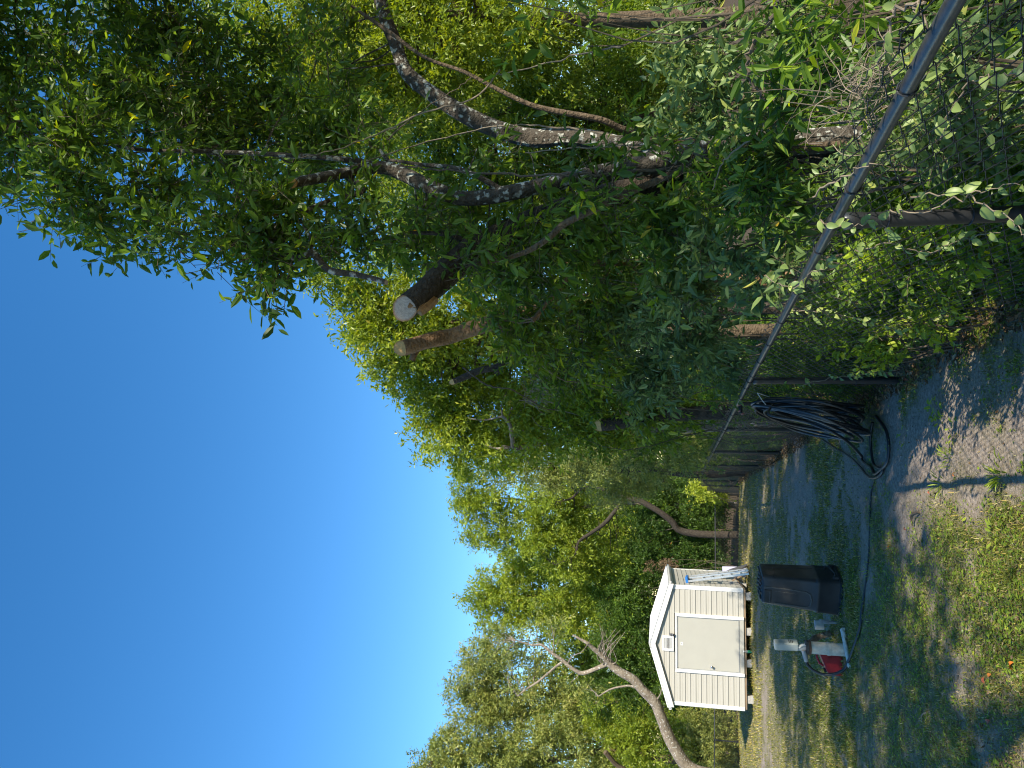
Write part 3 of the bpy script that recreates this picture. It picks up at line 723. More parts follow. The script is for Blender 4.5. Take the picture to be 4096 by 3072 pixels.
def fence(name, label, posts, near_side, first_detail):
    a0 = posts[0]; root = thing(name, label, 'fence', (a0[0], a0[1], gzf(*a0)))
    rt = Matrix.Translation(root.location).inverted()
    def put(o): o.matrix_local = rt @ o.matrix_local; return o
    tie_me = None
    for i, (x, y) in enumerate(posts):
        z = gzf(x, y); big = .030
        mb = MB(); mb.tube([(x, y, z - .15), (x, y, z + .5), (x, y, z + FH - .075)], big, 16)
        po = wpart('post', mb.mesh('post'), M['black_coat'], root)
        mb = MB(); mb.lathe([(.033, 0), (.034, .03), (.034, .062), (.028, .070)], (x, y, z + FH - .135), 16)
        wpart('post_cap', mb.mesh('post_cap'), M['black_coat'], po)
        if i + 1 < len(posts) or i > 0:
            j = min(i + 1, len(posts) - 1); k = max(j - 1, 0)
            t = Vector((posts[j][0] - posts[k][0], posts[j][1] - posts[k][1], 0)).normalized()
            mb = MB(); c = Vector((x, y, z + FH - .035)); nrm = Vector((-t.y, t.x, 0))
            mb.tube([c - t * .022, c + t * .022], .030, 16); mb.box(c + Vector((0, 0, -.035)), (.045, .045, .03), bev=.004)
            wpart('rail_loop', mb.mesh('rail_loop'), M['black_coat'], po)
        for zz in (z + FH - .22, z + .75, z + .35):
            mb = MB(); ring = [(x + math.cos(a) * .0335, y + math.sin(a) * .0335, zz + .004 * math.sin(a)) for a in np.linspace(0, 2 * math.pi, 15)]
            mb.tube(ring, .003, 5, False); wpart('wire_tie', mb.mesh('wire_tie'), M['black_coat'], po)
    for i in range(len(posts) - 1):
        a = Vector((*posts[i], gzf(*posts[i]) + FH - .035)); b = Vector((*posts[i + 1], gzf(*posts[i + 1]) + FH - .035))
        t = (b - a); L = t.length; t.normalize(); n = Vector((-t.y, t.x, 0)).normalized() * near_side
        cut = .42 if i % 2 == 0 else .7
        mid = a + t * L * cut
        mb = MB(); mb.tube([a, a + t * L * cut * .5, mid + t * .03], .0212, 16); wpart('rail', mb.mesh('rail'), M['rail_coat'], root)
        mb = MB(); mb.tube([mid - t * .05, mid - t * .02, mid + t * .02, mid + t * .05, b], [.0185, .0222, .0222, .0215, .0215], 16)
        wpart('rail', mb.mesh('rail'), M['rail_coat'], root)
        # fabric hangs on the far side of posts and rail
        fo = bpy.data.objects.new('link_fabric', FAB); col.objects.link(fo); fo.parent = root; fo['kind'] = 'stuff'
        off = -n * .032; zv = Vector((0, 0, 1)); yv = zv.cross(t).normalized()
        Mx = Matrix(((t.x * L / BAY, yv.x, 0, a.x + off.x), (t.y * L / BAY, yv.y, 0, a.y + off.y), (t.z * L / BAY, yv.z, 1, a.z + off.z - FH + .035 + .012), (0, 0, 0, 1)))
        fo.matrix_parent_inverse = Matrix.Identity(4); fo.matrix_basis = rt @ Mx
        if first_detail and i < 4:
            nt_ = 6
            for k in range(nt_):
                c = a + t * L * (k + .5) / nt_; mb = MB(); up = Vector((0, 0, 1)); ring = []
                for an in np.linspace(0, 2 * math.pi, 13): ring.append(c + (n * math.cos(an) + up * math.sin(an)) * .0245 + t * .006 * math.sin(an))
                ring += [c - n * .03 - up * .045]
                mb.tube(ring, .0028, 5, False); wpart('wire_tie', mb.mesh('wire_tie'), M['black_coat'], root)
    return root
side_posts = [(1.22, -.72), (.63, 2.95), (.03, 6.58), (-.62, 10.2), (-1.27, 13.85), (-1.93, 17.5), (-2.60, 21.1), (-3.26, 24.8), (-3.92, 28.4), (-4.6, 32.0), (-5.1, 34.6)]
fence('chain_link_fence', 'black chain-link fence running from the near right edge back along the trees', side_posts, 1, True)
back_posts = [(-5.1 - .1 - 3.66 * k, 34.75 - .42 * k) for k in range(8)]
fence('chain_link_fence', 'distant black chain-link fence crossing behind the shed at the wood edge', back_posts, 1, False)

# ------------------------------------------------------------------ upturned wheelie bin
bpos = on_ground(3352, 2362)
BN = thing('trash_bin', 'black plastic wheeled trash bin standing upside down on the lawn', 'trash bin', (bpos[0], bpos[1], gzf(bpos[0], bpos[1])), R(-14))
def rrect(hx, hy, r, n=5):
    out = []
    for qx, qy, a0 in ((1, 1, 0), (-1, 1, 90), (-1, -1, 180), (1, -1, 270)):
        for k in range(n + 1):
            a = R(a0 + 90 * k / n); out.append((qx * (hx - r) + r * math.cos(a), qy * (hy - r) + r * math.sin(a)))
    return out
# rows: z, half x, half y, centre x, corner radius
secs = [(.0, .285, .275, .0, .075), (.035, .287, .277, .0, .075), (.04, .272, .264, .0, .07), (.25, .262, .252, .012, .07), (.262, .268, .258, .012, .07), (.30, .266, .256, .013, .07), (.312, .256, .247, .014, .07),
        (.55, .243, .234, .030, .065), (.80, .228, .220, .046, .06), (.925, .220, .213, .054, .055), (.945, .212, .205, .055, .05), (.952, .200, .193, .055, .05)]
mb = MB(); vs = []; nn = 24
for z, hx, hy, cx, r in secs: vs += [(cx + a, b, z) for a, b in rrect(hx, hy, r)]
fs = [(i * nn + k, i * nn + (k + 1) % nn, (i + 1) * nn + (k + 1) % nn, (i + 1) * nn + k) for i in range(len(secs) - 1) for k in range(nn)]
fs += [tuple(range((len(secs) - 1) * nn, len(secs) * nn))]
BN.scale = (.83, .83, .93)
mb.add(vs, fs, True); mb.build('body', M['bin'], BN)
def surf(u, z, face):            # point on a bin face: face 0 = -y (left of the corner), 1 = +x
    zs = [s[0] for s in secs]; hx = np.interp(z, zs, [s[1] for s in secs]); hy = np.interp(z, zs, [s[2] for s in secs]); cx = np.interp(z, zs, [s[3] for s in secs])
    return Vector((cx + u * hx, -hy, z)) if face == 0 else (Vector((cx + hx, u * hy, z)) if face == 1 else Vector((cx - hx, u * hy, z)))
for k in range(5):               # ribs of the bin's underside, now on top
    mb = MB(); x = .055 + (k - 2) * .078
    pts = [(x + .012 * math.sin(q * .9 + k), -.17 + .34 * q / 12, .955 + .006 * math.sin(q * 1.1 + k * 1.7)) for q in range(13)]
    mb.tube(pts, .017, 8); mb.build('base_rib', M['bin'], BN)
BF = 0                           # the lit face on the left carries a moulded panel
def strip(face, pts, r, nm, m, n=8):
    mb = MB(); mb.tube([surf(u, z, face) for u, z in pts], r, n); return mb.build(nm, m, BN)
strip(BF, [(.30, .93), (.28, .60), (.25, .43), (.10, .375), (-.28, .355), (-.60, .375), (-.72, .43), (-.74, .60), (-.76, .80)], .012, 'moulded_edge', M['bin_worn'])
strip(BF, [(.06, .80), (.04, .56), (-.05, .52), (-.30, .515)], .004, 'moulded_line', M['bin_worn'])
for u in (-.36,):
    p = surf(u, .885, BF); mb = MB(); mb.box((p.x, p.y + .002, p.z - .005), (.20, .03, .085), bev=.004); mb.build('wheel_recess', M['dark_gap'], BN)
    mb = MB(); mb.tube([(p.x - .09, p.y - .010, p.z - .025), (p.x + .09, p.y - .010, p.z - .025)], .006, 8); mb.build('axle', M['dark_metal'], BN)
strip(1, [(.35, .925), (.36, .80), (.40, .32), (.42, .16)], .007, 'moulded_seam', M['bin'])
strip(1, [(-.92, .80), (.36, .80)], .006, 'moulded_seam', M['bin'])
hb = MB(); hb.tube([(.262, .10, .16), (.315, .11, .15), (.322, .08, .11), (.322, -.11, .07), (.312, -.14, .08), (.262, -.15, .10)], .012, 10); hb.build('handle', M['bin'], BN)
for sgn in (-1, 1):
    mb = MB(); mb.box((.285, sgn * .17, .07), (.05, .04, .07), bev=.008); mb.build('hinge_lug', M['bin'], BN)
for k in range(3):
    p = surf(-.6 + k * .6, .02, BF); mb = MB(); mb.box((p.x, p.y - .012, .022), (.09, .03, .028), bev=.006); mb.build('rim_tab', M['bin'], BN)

# ------------------------------------------------------------------ well head and its fittings
wp = on_ground(3385, 2600); wz = gzf(wp[0], wp[1]); WX, WY = wp[0], wp[1]
WL = thing('well_head', 'white well casing pipe topped by a grey electrical box', 'well head', (WX, WY, wz), R(0))
mb = MB(); mb.lathe([(.070, -.1), (.070, .165), (.0735, .168), (.0735, .20), (.068, .203), (.068, .375), (.066, .385)], (0, 0, 0), 26); mb.build('casing', M['pvc_old'], WL)
mb = MB(); mb.lathe([(.078, .378), (.080, .383), (.080, .398), (.074, .402)], (0, 0, 0), 26); mb.build('cap_plate', M['rust'], WL)
mb = MB(); mb.lathe([(.079, .404), (.080, .408), (.080, .428), (.060, .432)], (0, 0, 0), 26); cp = mb.build('well_cap', M['dark_metal'], WL)
for k in range(6):
    a = k * math.pi / 3 + .3; mb = MB(); mb.lathe([(.009, .43), (.009, .442), (.004, .444)], (.066 * math.cos(a), .066 * math.sin(a), 0), 6); mb.build('bolt', M['dark_metal'], cp)
mb = MB(); mb.tube([(-.01, 0, .42), (-.012, 0, .47), (-.005, 0, .52)], .036, 12); mb.build('conduit_neck', M['grey_plastic'], WL)
mb = MB(); mb.tube([(.035, -.02, .42), (.03, -.03, .47), (.0, -.03, .51)], .016, 10); mb.build('cable_gland', M['pvc_white'], WL)
mb = MB(); T = Matrix.Rotation(R(-2.5), 3, 'Y') @ Matrix.Rotation(R(-18), 3, 'Z'); mb.box((.012, 0, .64), (.092, .085, .255), T, .007); bx_ = mb.build('control_box', M['grey_box'], WL)
mb = MB(); mb.box((.012 - .014, -.046, .634), (.080, .008, .235), T, .003); mb.build('cover', M['grey_box'], bx_)
for k in range(3):
    mb = MB(); mb.box((.060, -.016, .575 + k * .018), (.004, .05, .006), T); mb.build('vent_slot', M['dark_gap'], bx_)
mb = MB(); mb.tube([(-.025, -.04, .46), (-.075, -.045, .445), (-.11, -.045, .435), (-.145, -.045, .428)], [.024, .026, .025, .023], 14); mb.build('elbow', M['grey_plastic'], WL)
mb = MB(); mb.lathe([(.029, -.008), (.029, .008)], (-.088, -.045, .441), 14, Matrix.Rotation(R(80), 3, 'Y')); mb.build('coupling', M['grey_plastic'], WL)
# white stub pipe lying before the casing
p0 = on_ground(3372, 2518, .03); p1 = on_ground(3398, 2662, .02)
PV = thing('pvc_pipe', 'short white plastic pipe with an elbow lying before the well casing', 'pipe', (p0[0], p0[1], gzf(p0[0], p0[1])))
mb = MB(); q = np.array([p0 + [0, .02, -.12], p0 + [0, .01, -.02], p0 + [-.01, 0, .01], p0 * .9 + p1 * .1 + [0, 0, .008], p1])
qs = smooth_path(np.c_[q, np.full(5, .022)], 5); mb.tube(qs[:, :3], .022, 12); wpart('pipe', mb.mesh('pipe'), M['pvc_white'], PV)
for f in (.16, .30):
    a = p0 * (1 - f) + p1 * f; d = (p1 - p0) / np.linalg.norm(p1 - p0); mb = MB(); mb.tube([a - d * .03, a + d * .03], .0275, 14)
    if f < .2: wpart('elbow_socket', mb.mesh('elbow_socket'), M['pvc_white'], PV)
a = p1 * .97 + p0 * .03; mb = MB(); mb.tube([a, p1 + (p1 - p0) * .03], .024, 12); wpart('end_cap', mb.mesh('end_cap'), M['pvc_white'], PV)
# small junction box on a stub post
jp = on_ground(3345, 2492); JB = thing('junction_box', 'small grey junction box on a short conduit behind the bin', 'junction box', (jp[0], jp[1], gzf(jp[0], jp[1])), R(14))
mb = MB(); mb.box((-.035, .035, .185), (.115, .06, .105), Matrix.Rotation(R(-4), 3, 'Y'), .006); jb = mb.build('box', M['grey_plastic'], JB)
mb = MB(); mb.box((-.035, .002, .185), (.105, .008, .095), Matrix.Rotation(R(-4), 3, 'Y'), .003); mb.build('lid', M['grey_box'], jb)
mb = MB(); mb.tube([(.005, -.02, -.05), (.005, -.02, .10), (.01, -.018, .15)], .017, 12); mb.build('conduit', M['grey_plastic'], JB)
mb = MB(); mb.lathe([(.024, -.022), (.026, 0), (.024, .03)], (.006, -.02, .115), 14); mb.build('conduit_fitting', M['grey_plastic'], JB)
mb = MB(); mb.lathe([(.026, -.006), (.026, .012), (.018, .016)], (.010, -.012, .175), 14, Matrix.Rotation(R(90), 3, 'X')); mb.build('conduit_knockout', M['grey_plastic'], JB)
# red fuel can
gp = on_ground(3375, 2668); GC = thing('fuel_can', 'faded red plastic fuel can with yellow spout beside the well casing', 'fuel can', (gp[0] + .0, gp[1] + .12, gzf(gp[0], gp[1] + .12)), R(8))
mb = MB(); GC.scale = (.84, .84, .88)
prof = [(-.15, 0), (.16, 0), (.165, .02), (.165, .14), (.12, .255), (.095, .275), (-.04, .225), (-.13, .19), (-.155, .165), (-.16, .02)]
vs = []
for yy, sc in ((-.085, .94), (-.07, 1.), (.07, 1.), (.085, .94)): vs += [(x * sc, yy, .135 + (z - .135) * sc) for x, z in prof]
m_ = len(prof); fs = [tuple(range(m_))[::-1], tuple(range(3 * m_, 4 * m_))] + [(i * m_ + k, i * m_ + (k + 1) % m_, (i + 1) * m_ + (k + 1) % m_, (i + 1) * m_ + k) for i in range(3) for k in range(m_)]
mb.add([(v[0], v[1], v[2] - .006) for v in vs], fs); mb.build('body', M['red_plastic'], GC)
mb = MB(); mb.tube([(.115, 0, .245), (.105, 0, .30), (.06, 0, .302), (-.02, 0, .272), (-.055, 0, .225)], .015, 10); mb.build('handle', M['red_plastic'], GC)
for s in (-1, 1):
    mb = MB(); mb.prism([(-.09, s * .087, .05), (.10, s * .087, .05), (.07, s * .087, .18), (-.05, s * .087, .15)], 0, (0, s * .006, 0)); mb.build('moulded_panel', M['red_plastic'], GC)
mb = MB(); mb.lathe([(.030, 0), (.031, .03), (.026, .034)], (-.105, 0, .19), 14, Matrix.Rotation(R(-14), 3, 'Y')); mb.build('collar', M['hose'], GC)
mb = MB(); mb.lathe([(.026, .03), (.027, .055), (.020, .065)], (-.112, 0, .19), 14, Matrix.Rotation(R(-14), 3, 'Y')); mb.build('cap', M['yellow_plastic'], GC)
mb = MB(); mb.tube([(-.125, 0, .245), (-.16, .02, .255), (-.205, .03, .20), (-.225, .03, .17)], [.020, .018, .014, .010], 10); mb.build('spout', M['tan_plastic'], GC)

# ------------------------------------------------------------------ hoses
def gpath(rows, rad, extra=0.0):
    out = []
    for r in rows:
        if len(r) == 2: p = on_ground(r[0], r[1], rad + extra); out.append((*p, rad))
        else: out.append((*at(*r), rad))
    return out
hp = [(WX - .125, WY - .045, wz + .432), (WX - .19, WY - .05, wz + .41), (WX - .245, WY - .07, wz + .33), (WX - .255, WY - .10, wz + .23), (WX - .20, WY - .15, wz + .11), (WX - .08, WY - .22, wz + .045)]
rows = [(*q, .016) for q in hp] + gpath([(3438, 2520), (3448, 2440)], .015) + gpath([(3462, 2340), (3476, 2200), (3480, 2050), (3486, 1960), (3500, 1908)], .009)
mb = MB(); q = smooth_path(rows, 8); mb.tube(q[:, :3], q[:, 3], 10)
o = mb.build('supply_hose', M['hose']); tag(o, 'black hose arching from the well head and running across the grass', 'hose')
# coil hung on the fence
fdir = Vector((-.165, .986, 0)).normalized(); fn = Vector((-.986, -.165, 0)).normalized()
CO = thing('hose_coil', 'big coil of black poly hose hanging on the chain-link fence', 'hose', (-.22, 7.45, gzf(-.22, 7.45)))
cz = gzf(-.2, 7.4)
for k in range(17):
    rg = random.Random(k * 5 + 2); cy = 7.42 + rg.uniform(-.10, .16); c = Vector((fence_x(cy), cy, cz + .57 + rg.uniform(-.03, .05)))
    rz_, ry_ = .47 + rg.uniform(-.14, .04), .42 + rg.uniform(-.12, .08); lean = .05 + .25 * (k / 16) ; ph = rg.uniform(0, 6.28); pts = []
    for a in np.linspace(0, 2 * math.pi, 41):
        u = math.cos(a + ph); v = math.sin(a + ph)
        out = .055 + .010 * k * .6 + lean * (.5 - .5 * v) + .02 * math.sin(2 * a + k)
        top = .06 * max(0, v) * rg.choice((0, 1)) * 0
        pts.append(c + fdir * (ry_ * u * (1 - .30 * max(0, v) ** 2) + .05 * v) + Vector((0, 0, rz_ * v)) + fn * out)
    mb = MB(); mb.tube(pts, .0125, 8, False); wpart('hose_loop', mb.mesh('hose_loop'), M['hose'], CO)
# twine that ties the coil to the fence
mb = MB(); t0 = Vector((fence_x(7.3), 7.3, cz + 1.08)); mb.tube([t0 + fn * .0, t0 + fn * .08 + Vector((0, 0, -.05)), t0 + fn * .16 + Vector((0, .05, -.12)), t0 + fn * .05 + Vector((0, .08, -.15)), t0], .004, 5, False); wpart('twine', mb.mesh('twine'), M['pvc_white'], CO)
# the loose tail that loops on the sand
rows = [(*(Vector((fence_x(7.2), 7.2, cz + .95)) + fn * .13), .0125), (*at(3080, 1660, 7.05), .0125), (*at(3230, 1690, 6.95), .0125), (*at(3370, 1752, 6.9), .0135)] + gpath([(3452, 1830), (3490, 1872), (3502, 1896), (3522, 1884), (3552, 1850), (3560, 1790), (3548, 1720), (3508, 1665)], .0145)
mb = MB(); q = smooth_path(rows, 9); q[:, 2] = np.maximum(q[:, 2], gz(q[:, 0], q[:, 1]) + .024); mb.tube(q[:, :3], q[:, 3], 10); o = mb.build('loose_hose', M['hose']); tag(o, 'black hose tail swinging from the coil into a loop on the sand', 'hose')
rows = gpath([(3290, 1758)], .013, .05) + gpath([(3340, 1790), (3400, 1826), (3446, 1870), (3470, 1900), (3492, 1912), (3520, 1905), (3534, 1878), (3506, 1858), (3494, 1800), (3492, 1740), (3500, 1690)], .0125)
mb = MB(); q = smooth_path(rows, 9); q[:, 2] = np.maximum(q[:, 2], gz(q[:, 0], q[:, 1]) + .022); q[len(q) * 2 // 3:, 2] += .012; mb.tube(q[:, :3], q[:, 3], 10); o = mb.build('loose_hose', M['hose']); tag(o, 'thinner black hose loop lying inside the other loop on the sand', 'hose')
# standpipe with a tap beside the coil
sp = on_ground(3455, 1628); ST = thing('standpipe', 'thin black standpipe with tap strapped beside the hanging hose coil', 'standpipe', (sp[0], sp[1], gzf(sp[0], sp[1])))
tp = at(2985, 1615, sp[1] + .05)
mb = MB(); mb.tube([sp + [0, 0, -.05], sp + [0, 0, .1], sp * .5 + tp * .5, tp], .0125, 12); wpart('pipe', mb.mesh('pipe'), M['hose'], ST)
mb = MB(); a = tp; mb.tube([a + [0, 0, -.10], a + [0, 0, .03], a + [-.015, 0, .055], a + [-.06, -.01, .06], a + [-.10, -.02, .055]], [.019, .020, .021, .019, .017], 12); tap = wpart('tap', mb.mesh('tap'), M['hose'], ST)
for dx, dz in ((-.105, .06), (-.075, .09), (-.01, .085)):
    mb = MB(); mb.lathe([(.016, -.008), (.019, 0), (.014, .009)], tuple(a + [dx, -.015, dz - .02]), 10, Matrix.Rotation(R(70), 3, 'Y')); wpart('tap_knob', mb.mesh('tap_knob'), M['red_knob'], tap)
mb = MB(); b_ = sp * .1 + tp * .9; mb.tube([b_ - [0, 0, .012], b_ + [0, 0, .012]], .0185, 14); wpart('clamp', mb.mesh('clamp'), M['clamp'], ST)
b_ = sp * .82 + tp * .18; mb = MB(); mb.tube([b_ - [0, 0, .08], b_ + [0, 0, .07]], .0185, 14); wpart('pipe_sleeve', mb.mesh('pipe_sleeve'), M['grey_plastic'], ST)

# ------------------------------------------------------------------ trees on the right, beyond the fence
def lo(p, dz=-.15):        # start of a trunk in the soil below a point
    return (p[0], p[1], gzf(p[0], p[1]) + dz)
def ground_row(px, py, Y, r):
    p = at(px, py, Y); return (*lo(p), r)
# lichen-spotted tree whose two stems part low down; the left stem was topped
t1 = [ground_row(3060, 575, 6.1, 0.1080)] + px_rows([(2960, 585, 6.1, 0.1040), (2800, 612, 6.1, 0.1000), (2690, 632, 6.0, 0.0960), (2550, 668, 6.0, 0.0840), (2370, 700, 5.9, 0.0736), (2200, 735, 5.8, 0.0680), (2055, 768, 5.7, 0.0656), (1915, 792, 5.7, 0.0624), (1815, 787, 5.7, 0.0624), (1704, 741, 5.7, 0.0624), (1611, 694, 5.8, 0.0600), (1545, 672, 5.8, 0.0560), (1470, 674, 5.8, 0.0520), (1370, 694, 5.6, 0.0480), (1260, 715, 5.35, 0.0448), (1167, 731, 5.12, 0.0432)])
t1b = px_rows([(2690, 630, 6.0, 0.0800), (2560, 606, 6.1, 0.0840), (2415, 566, 6.3, 0.0840), (2280, 545, 6.4, 0.0840), (2127, 553, 6.5, 0.0840), (1968, 510, 6.5, 0.0800), (1833, 443, 6.5, 0.0784), (1697, 352, 6.5, 0.0736), (1620, 280, 6.5, 0.0704), (1584, 181, 6.5, 0.0680), (1543, 81, 6.5, 0.0656), (1490, -60, 6.5, 0.0624), (1300, -260, 6.4, 0.0520), (900, -420, 6.2, 0.0400), (300, -420, 6.0, 0.0280)])
t1c = px_rows([(1560, 676, 5.8, .032), (1400, 640, 5.8, .026), (1100, 618, 5.7, .022), (820, 606, 5.6, .019), (547, 597, 5.5, .016), (323, 552, 5.4, .013), (100, 520, 5.3, .009)])
t1d = px_rows([(1180, 860, 5.3, .022), (1120, 900, 5.2, .026), (1080, 960, 5.05, .026), (1120, 1010, 5.0, .026), (1180, 1030, 5.0, .026), (1215, 1022, 4.95, .028), (1250, 1012, 4.95, .028), (1292, 1060, 4.95, .028), (1330, 1085, 4.95, .026), (1420, 1098, 4.95, .023), (1500, 1116, 4.95, .020), (1545, 1130, 4.95, .018)])
t1e = px_rows([(1250, 1012, 4.95, .014), (1240, 950, 5.0, .012), (1200, 880, 5.1, .009)])
t1f = px_rows([(1370, 694, 5.75, .03), (1450, 760, 5.6, .026), (1330, 800, 5.5, .022), (1180, 860, 5.3, .018), (980, 960, 5.1, .013), (820, 1040, 4.9, .009)])
t1g = px_rows([(2010, 765, 5.7, .03), (1900, 700, 5.6, .02), (1800, 668, 5.6, .018), (1700, 660, 5.6, .016), (1560, 640, 5.6, .012)])
t1h = px_rows([(1620, 690, 5.8, .03), (1560, 650, 5.8, .02), (1520, 600, 5.85, .014)])
bl = [pb(140, 230, 6.3, 290, 330, .7, .75), pb(90, 560, 5.3, 260, 260, .5, .9), pb(330, 640, 5.1, 240, 240, .55), pb(260, 800, 5.0, 190, 110, .4, .9), pb(450, 880, 5.0, 190, 120, .4, .95), pb(640, 740, 5.2, 230, 220, .55),
      pb(690, 460, 5.9, 300, 260, .6, .85), pb(430, 330, 6.0, 260, 240, .6, .75), pb(900, 870, 5.1, 190, 180, .45), pb(1010, 1010, 4.95, 170, 130, .35), pb(850, 1060, 4.9, 60, 80, .2, .9), pb(1110, 1180, 4.85, 60, 50, .16, .8), pb(1000, 1150, 4.85, 50, 70, .15, .7),
      pb(1110, 880, 5.4, 230, 200, .5, .9), pb(520, 985, 4.95, 120, 70, .25, .9), pb(1000, 620, 6.2, 280, 220, .5, .7), pb(30, 730, 5.1, 100, 100, .3, .8), pb(-300, 500, 5.3, 330, 420, .8), pb(-350, 100, 5.6, 350, 400, .9),
      pb(1330, 900, 5.6, 220, 180, .45, .8), pb(1560, 930, 5.8, 220, 170, .4, .75), pb(1800, 960, 6.1, 230, 170, .5, .8), pb(2000, 1010, 6.2, 200, 150, .5, .8), pb(1260, 280, 6.3, 260, 260, .5, .35), pb(700, 120, 6.6, 260, 240, .6, .8), pb(620, 330, 7.2, 330, 260, .6, .8), pb(950, 300, 7.2, 300, 280, .6, .8), pb(1150, 560, 7.0, 280, 240, .5, .8), pb(880, 560, 6.8, 280, 200, .5, .8), pb(1350, 620, 6.9, 230, 200, .5, .6), pb(1100, 1080, 5.1, 150, 100, .3, .9), pb(760, 980, 5.0, 140, 110, .3, .9), pb(1250, 1010, 5.2, 150, 120, .3, .7), pb(300, 480, 5.8, 200, 200, .5, .7), pb(2560, 560, 5.2, 170, 110, .25, .55), pb(2750, 660, 5.1, 150, 90, .25, .6), pb(2400, 620, 5.3, 130, 80, .25, .35), pb(2300, 800, 5.3, 180, 70, .25, .5), pb(1650, 850, 5.3, 200, 80, .25, .6), pb(1450, 560, 5.9, 200, 120, .4, .5), pb(1950, 640, 5.9, 200, 90, .3, .4)]
T1, T1P = make_tree('lichen_tree', 'nearest tree with pale lichen on its twin stems, left stem sawn off', 'tree', t1, bl, M['leaf_dark'], M['bark_grey'], .112, .35, 4.3, True, (.40, .24), 31, [t1b, t1c, t1d, t1e, t1f, t1g, t1h], endn=facing(t1[-1][:3], Vector(t1[-1][:3]) - Vector(t1[-2][:3]), 1.3), lendn={2: facing(t1d[-1][:3], Vector(t1d[-1][:3]) - Vector(t1d[-2][:3]), .6)}, twigs=.9, branch_r=.010, maxb=90)
cut_disc('cut_face', root_rings[T1.name][-1], M['cut_orange'], T1); cut_disc('cut_face', root_rings[T1.name][2], M['cut_white'], T1)

def stump_tree(label, rows, bm, cm, face, seed, Yg, split=False, extra=(), blobs=(), lm=None, lai=4.2, leaf=.11, ends=0, tint=(.42, .22), tip=1.2):
    rows_w = px_rows(rows); g = rows_w[-1]
    seq = [(*lo((g[0], g[1])), g[3] * 1.15)] + rows_w[::-1]
    ex = [px_rows(e) for e in extra]; le = {}
    for i in range(ends):                 # the first limbs are sawn off too
        ex[i] = ex[i][::-1]; le[i] = facing(ex[i][-1][:3], Vector(ex[i][-1][:3]) - Vector(ex[i][-2][:3]), 1.0)
    root, ap = make_tree('sawn_tree', label, 'tree', seq, list(blobs), lm or M['leaf_dark'], bm, leaf, .36, lai, True, tint, seed, ex, endn=facing(seq[-1][:3], Vector(seq[-1][:3]) - Vector(seq[-2][:3]), tip), lendn=le, twigs=.8, branch_r=.008, maxb=60)
    for k, rg_k in root_rings[root.name].items():
        if rg_k: cut_disc('cut_face', rg_k, cm, root)
    if split:                # torn strip of bare wood along the underside
        mb = MB(); a = Vector(rows_w[0][:3]); b = Vector(rows_w[1][:3]); c = Vector(rows_w[2][:3]); off = Vector((-.055, -.075, -.03))
        for k in range(5):
            o_ = off + Vector((-.012 * k + .02, .01 * k, -.018 * k + .02)); l_ = 1 - .12 * k
            q = smooth_path([(*(a + o_ * .8 - (a - b) * (.22 + .1 * k)), .006), (*(a.lerp(b, .6 * l_) + o_), .028), (*(b + o_ * .95), .026), (*(b.lerp(c, .55 * l_) + o_ * .8), .004)], 4); mb.tube(q[:, :3], q[:, 3], 6, True, .25, k)
        wpart('torn_wood', mb.mesh('torn_wood'), M['split_wood'], root)
    return root
stump_tree('thick dark leaning trunk sawn off to a pale round face with torn side', [(1622, 1232, 4.95, .092), (1700, 1172, 5.1, .098), (1760, 1115, 5.3, .103), (1900, 990, 5.7, .107), (2060, 920, 5.9, .11), (2200, 862, 6.0, .112), (2400, 795, 6.2, .115), (2560, 750, 6.3, .118), (2750, 690, 6.4, .12), (2960, 650, 6.4, .125)],
           M['bark_dark'], M['cut_white'], None, 41, 6.4, True, extra=[[(1900, 990, 5.7, .03), (1800, 940, 5.6, .02), (1640, 930, 5.5, .012)]],
           blobs=[pb(2150, 1020, 5.9, 200, 150, .4, .9), pb(1950, 1120, 5.9, 150, 110, .35, .7), pb(2350, 950, 6.0, 200, 130, .4, .8), pb(1780, 1060, 5.6, 100, 80, .3, .8), pb(1880, 1040, 5.25, 90, 70, .2, .8), pb(2020, 960, 5.4, 120, 80, .22, .9), pb(2200, 900, 5.5, 150, 80, .25, .9), pb(2400, 830, 5.6, 150, 70, .25, .8)])
stump_tree('tall bent brown trunk sawn off with an orange cut face, second from the sky edge', [(1612, 1392, 7.15, .086), (1650, 1383, 7.2, .087), (1720, 1362, 7.3, .086), (1800, 1345, 7.45, .084), (1900, 1310, 7.5, .085), (2000, 1282, 7.5, .086), (2100, 1255, 7.6, .088), (2250, 1225, 7.7, .09), (2500, 1180, 7.8, .095), (2850, 1130, 7.8, .10)],
           M['bark_tan'], M['cut_orange'], None, 42, 7.8, extra=[[(1690, 1372, 7.4, .036), (1660, 1412, 7.3, .036), (1648, 1440, 7.3, .033)], [(2130, 1285, 6.6, .020), (2200, 1195, 6.7, .022), (2260, 1125, 6.7, .023), (2330, 1065, 6.8, .025), (2420, 1040, 6.9, .028), (2600, 1100, 7.4, .035)], [(2118, 1022, 6.7, .018), (2200, 1042, 6.7, .020), (2300, 1060, 6.8, .022), (2380, 1055, 6.9, .024), (2450, 1060, 7.0, .025)]],
           blobs=[pb(2080, 1330, 7.3, 160, 110, .4, .9), pb(2250, 1330, 7.4, 180, 140, .5, .9), pb(1960, 1240, 7.2, 100, 80, .3, .6), pb(2350, 1180, 7.3, 180, 140, .5), pb(2060, 1275, 6.9, 90, 60, .25, .8), pb(2200, 1245, 7.0, 120, 70, .25, .9)], lm=M['leaf_mid'])
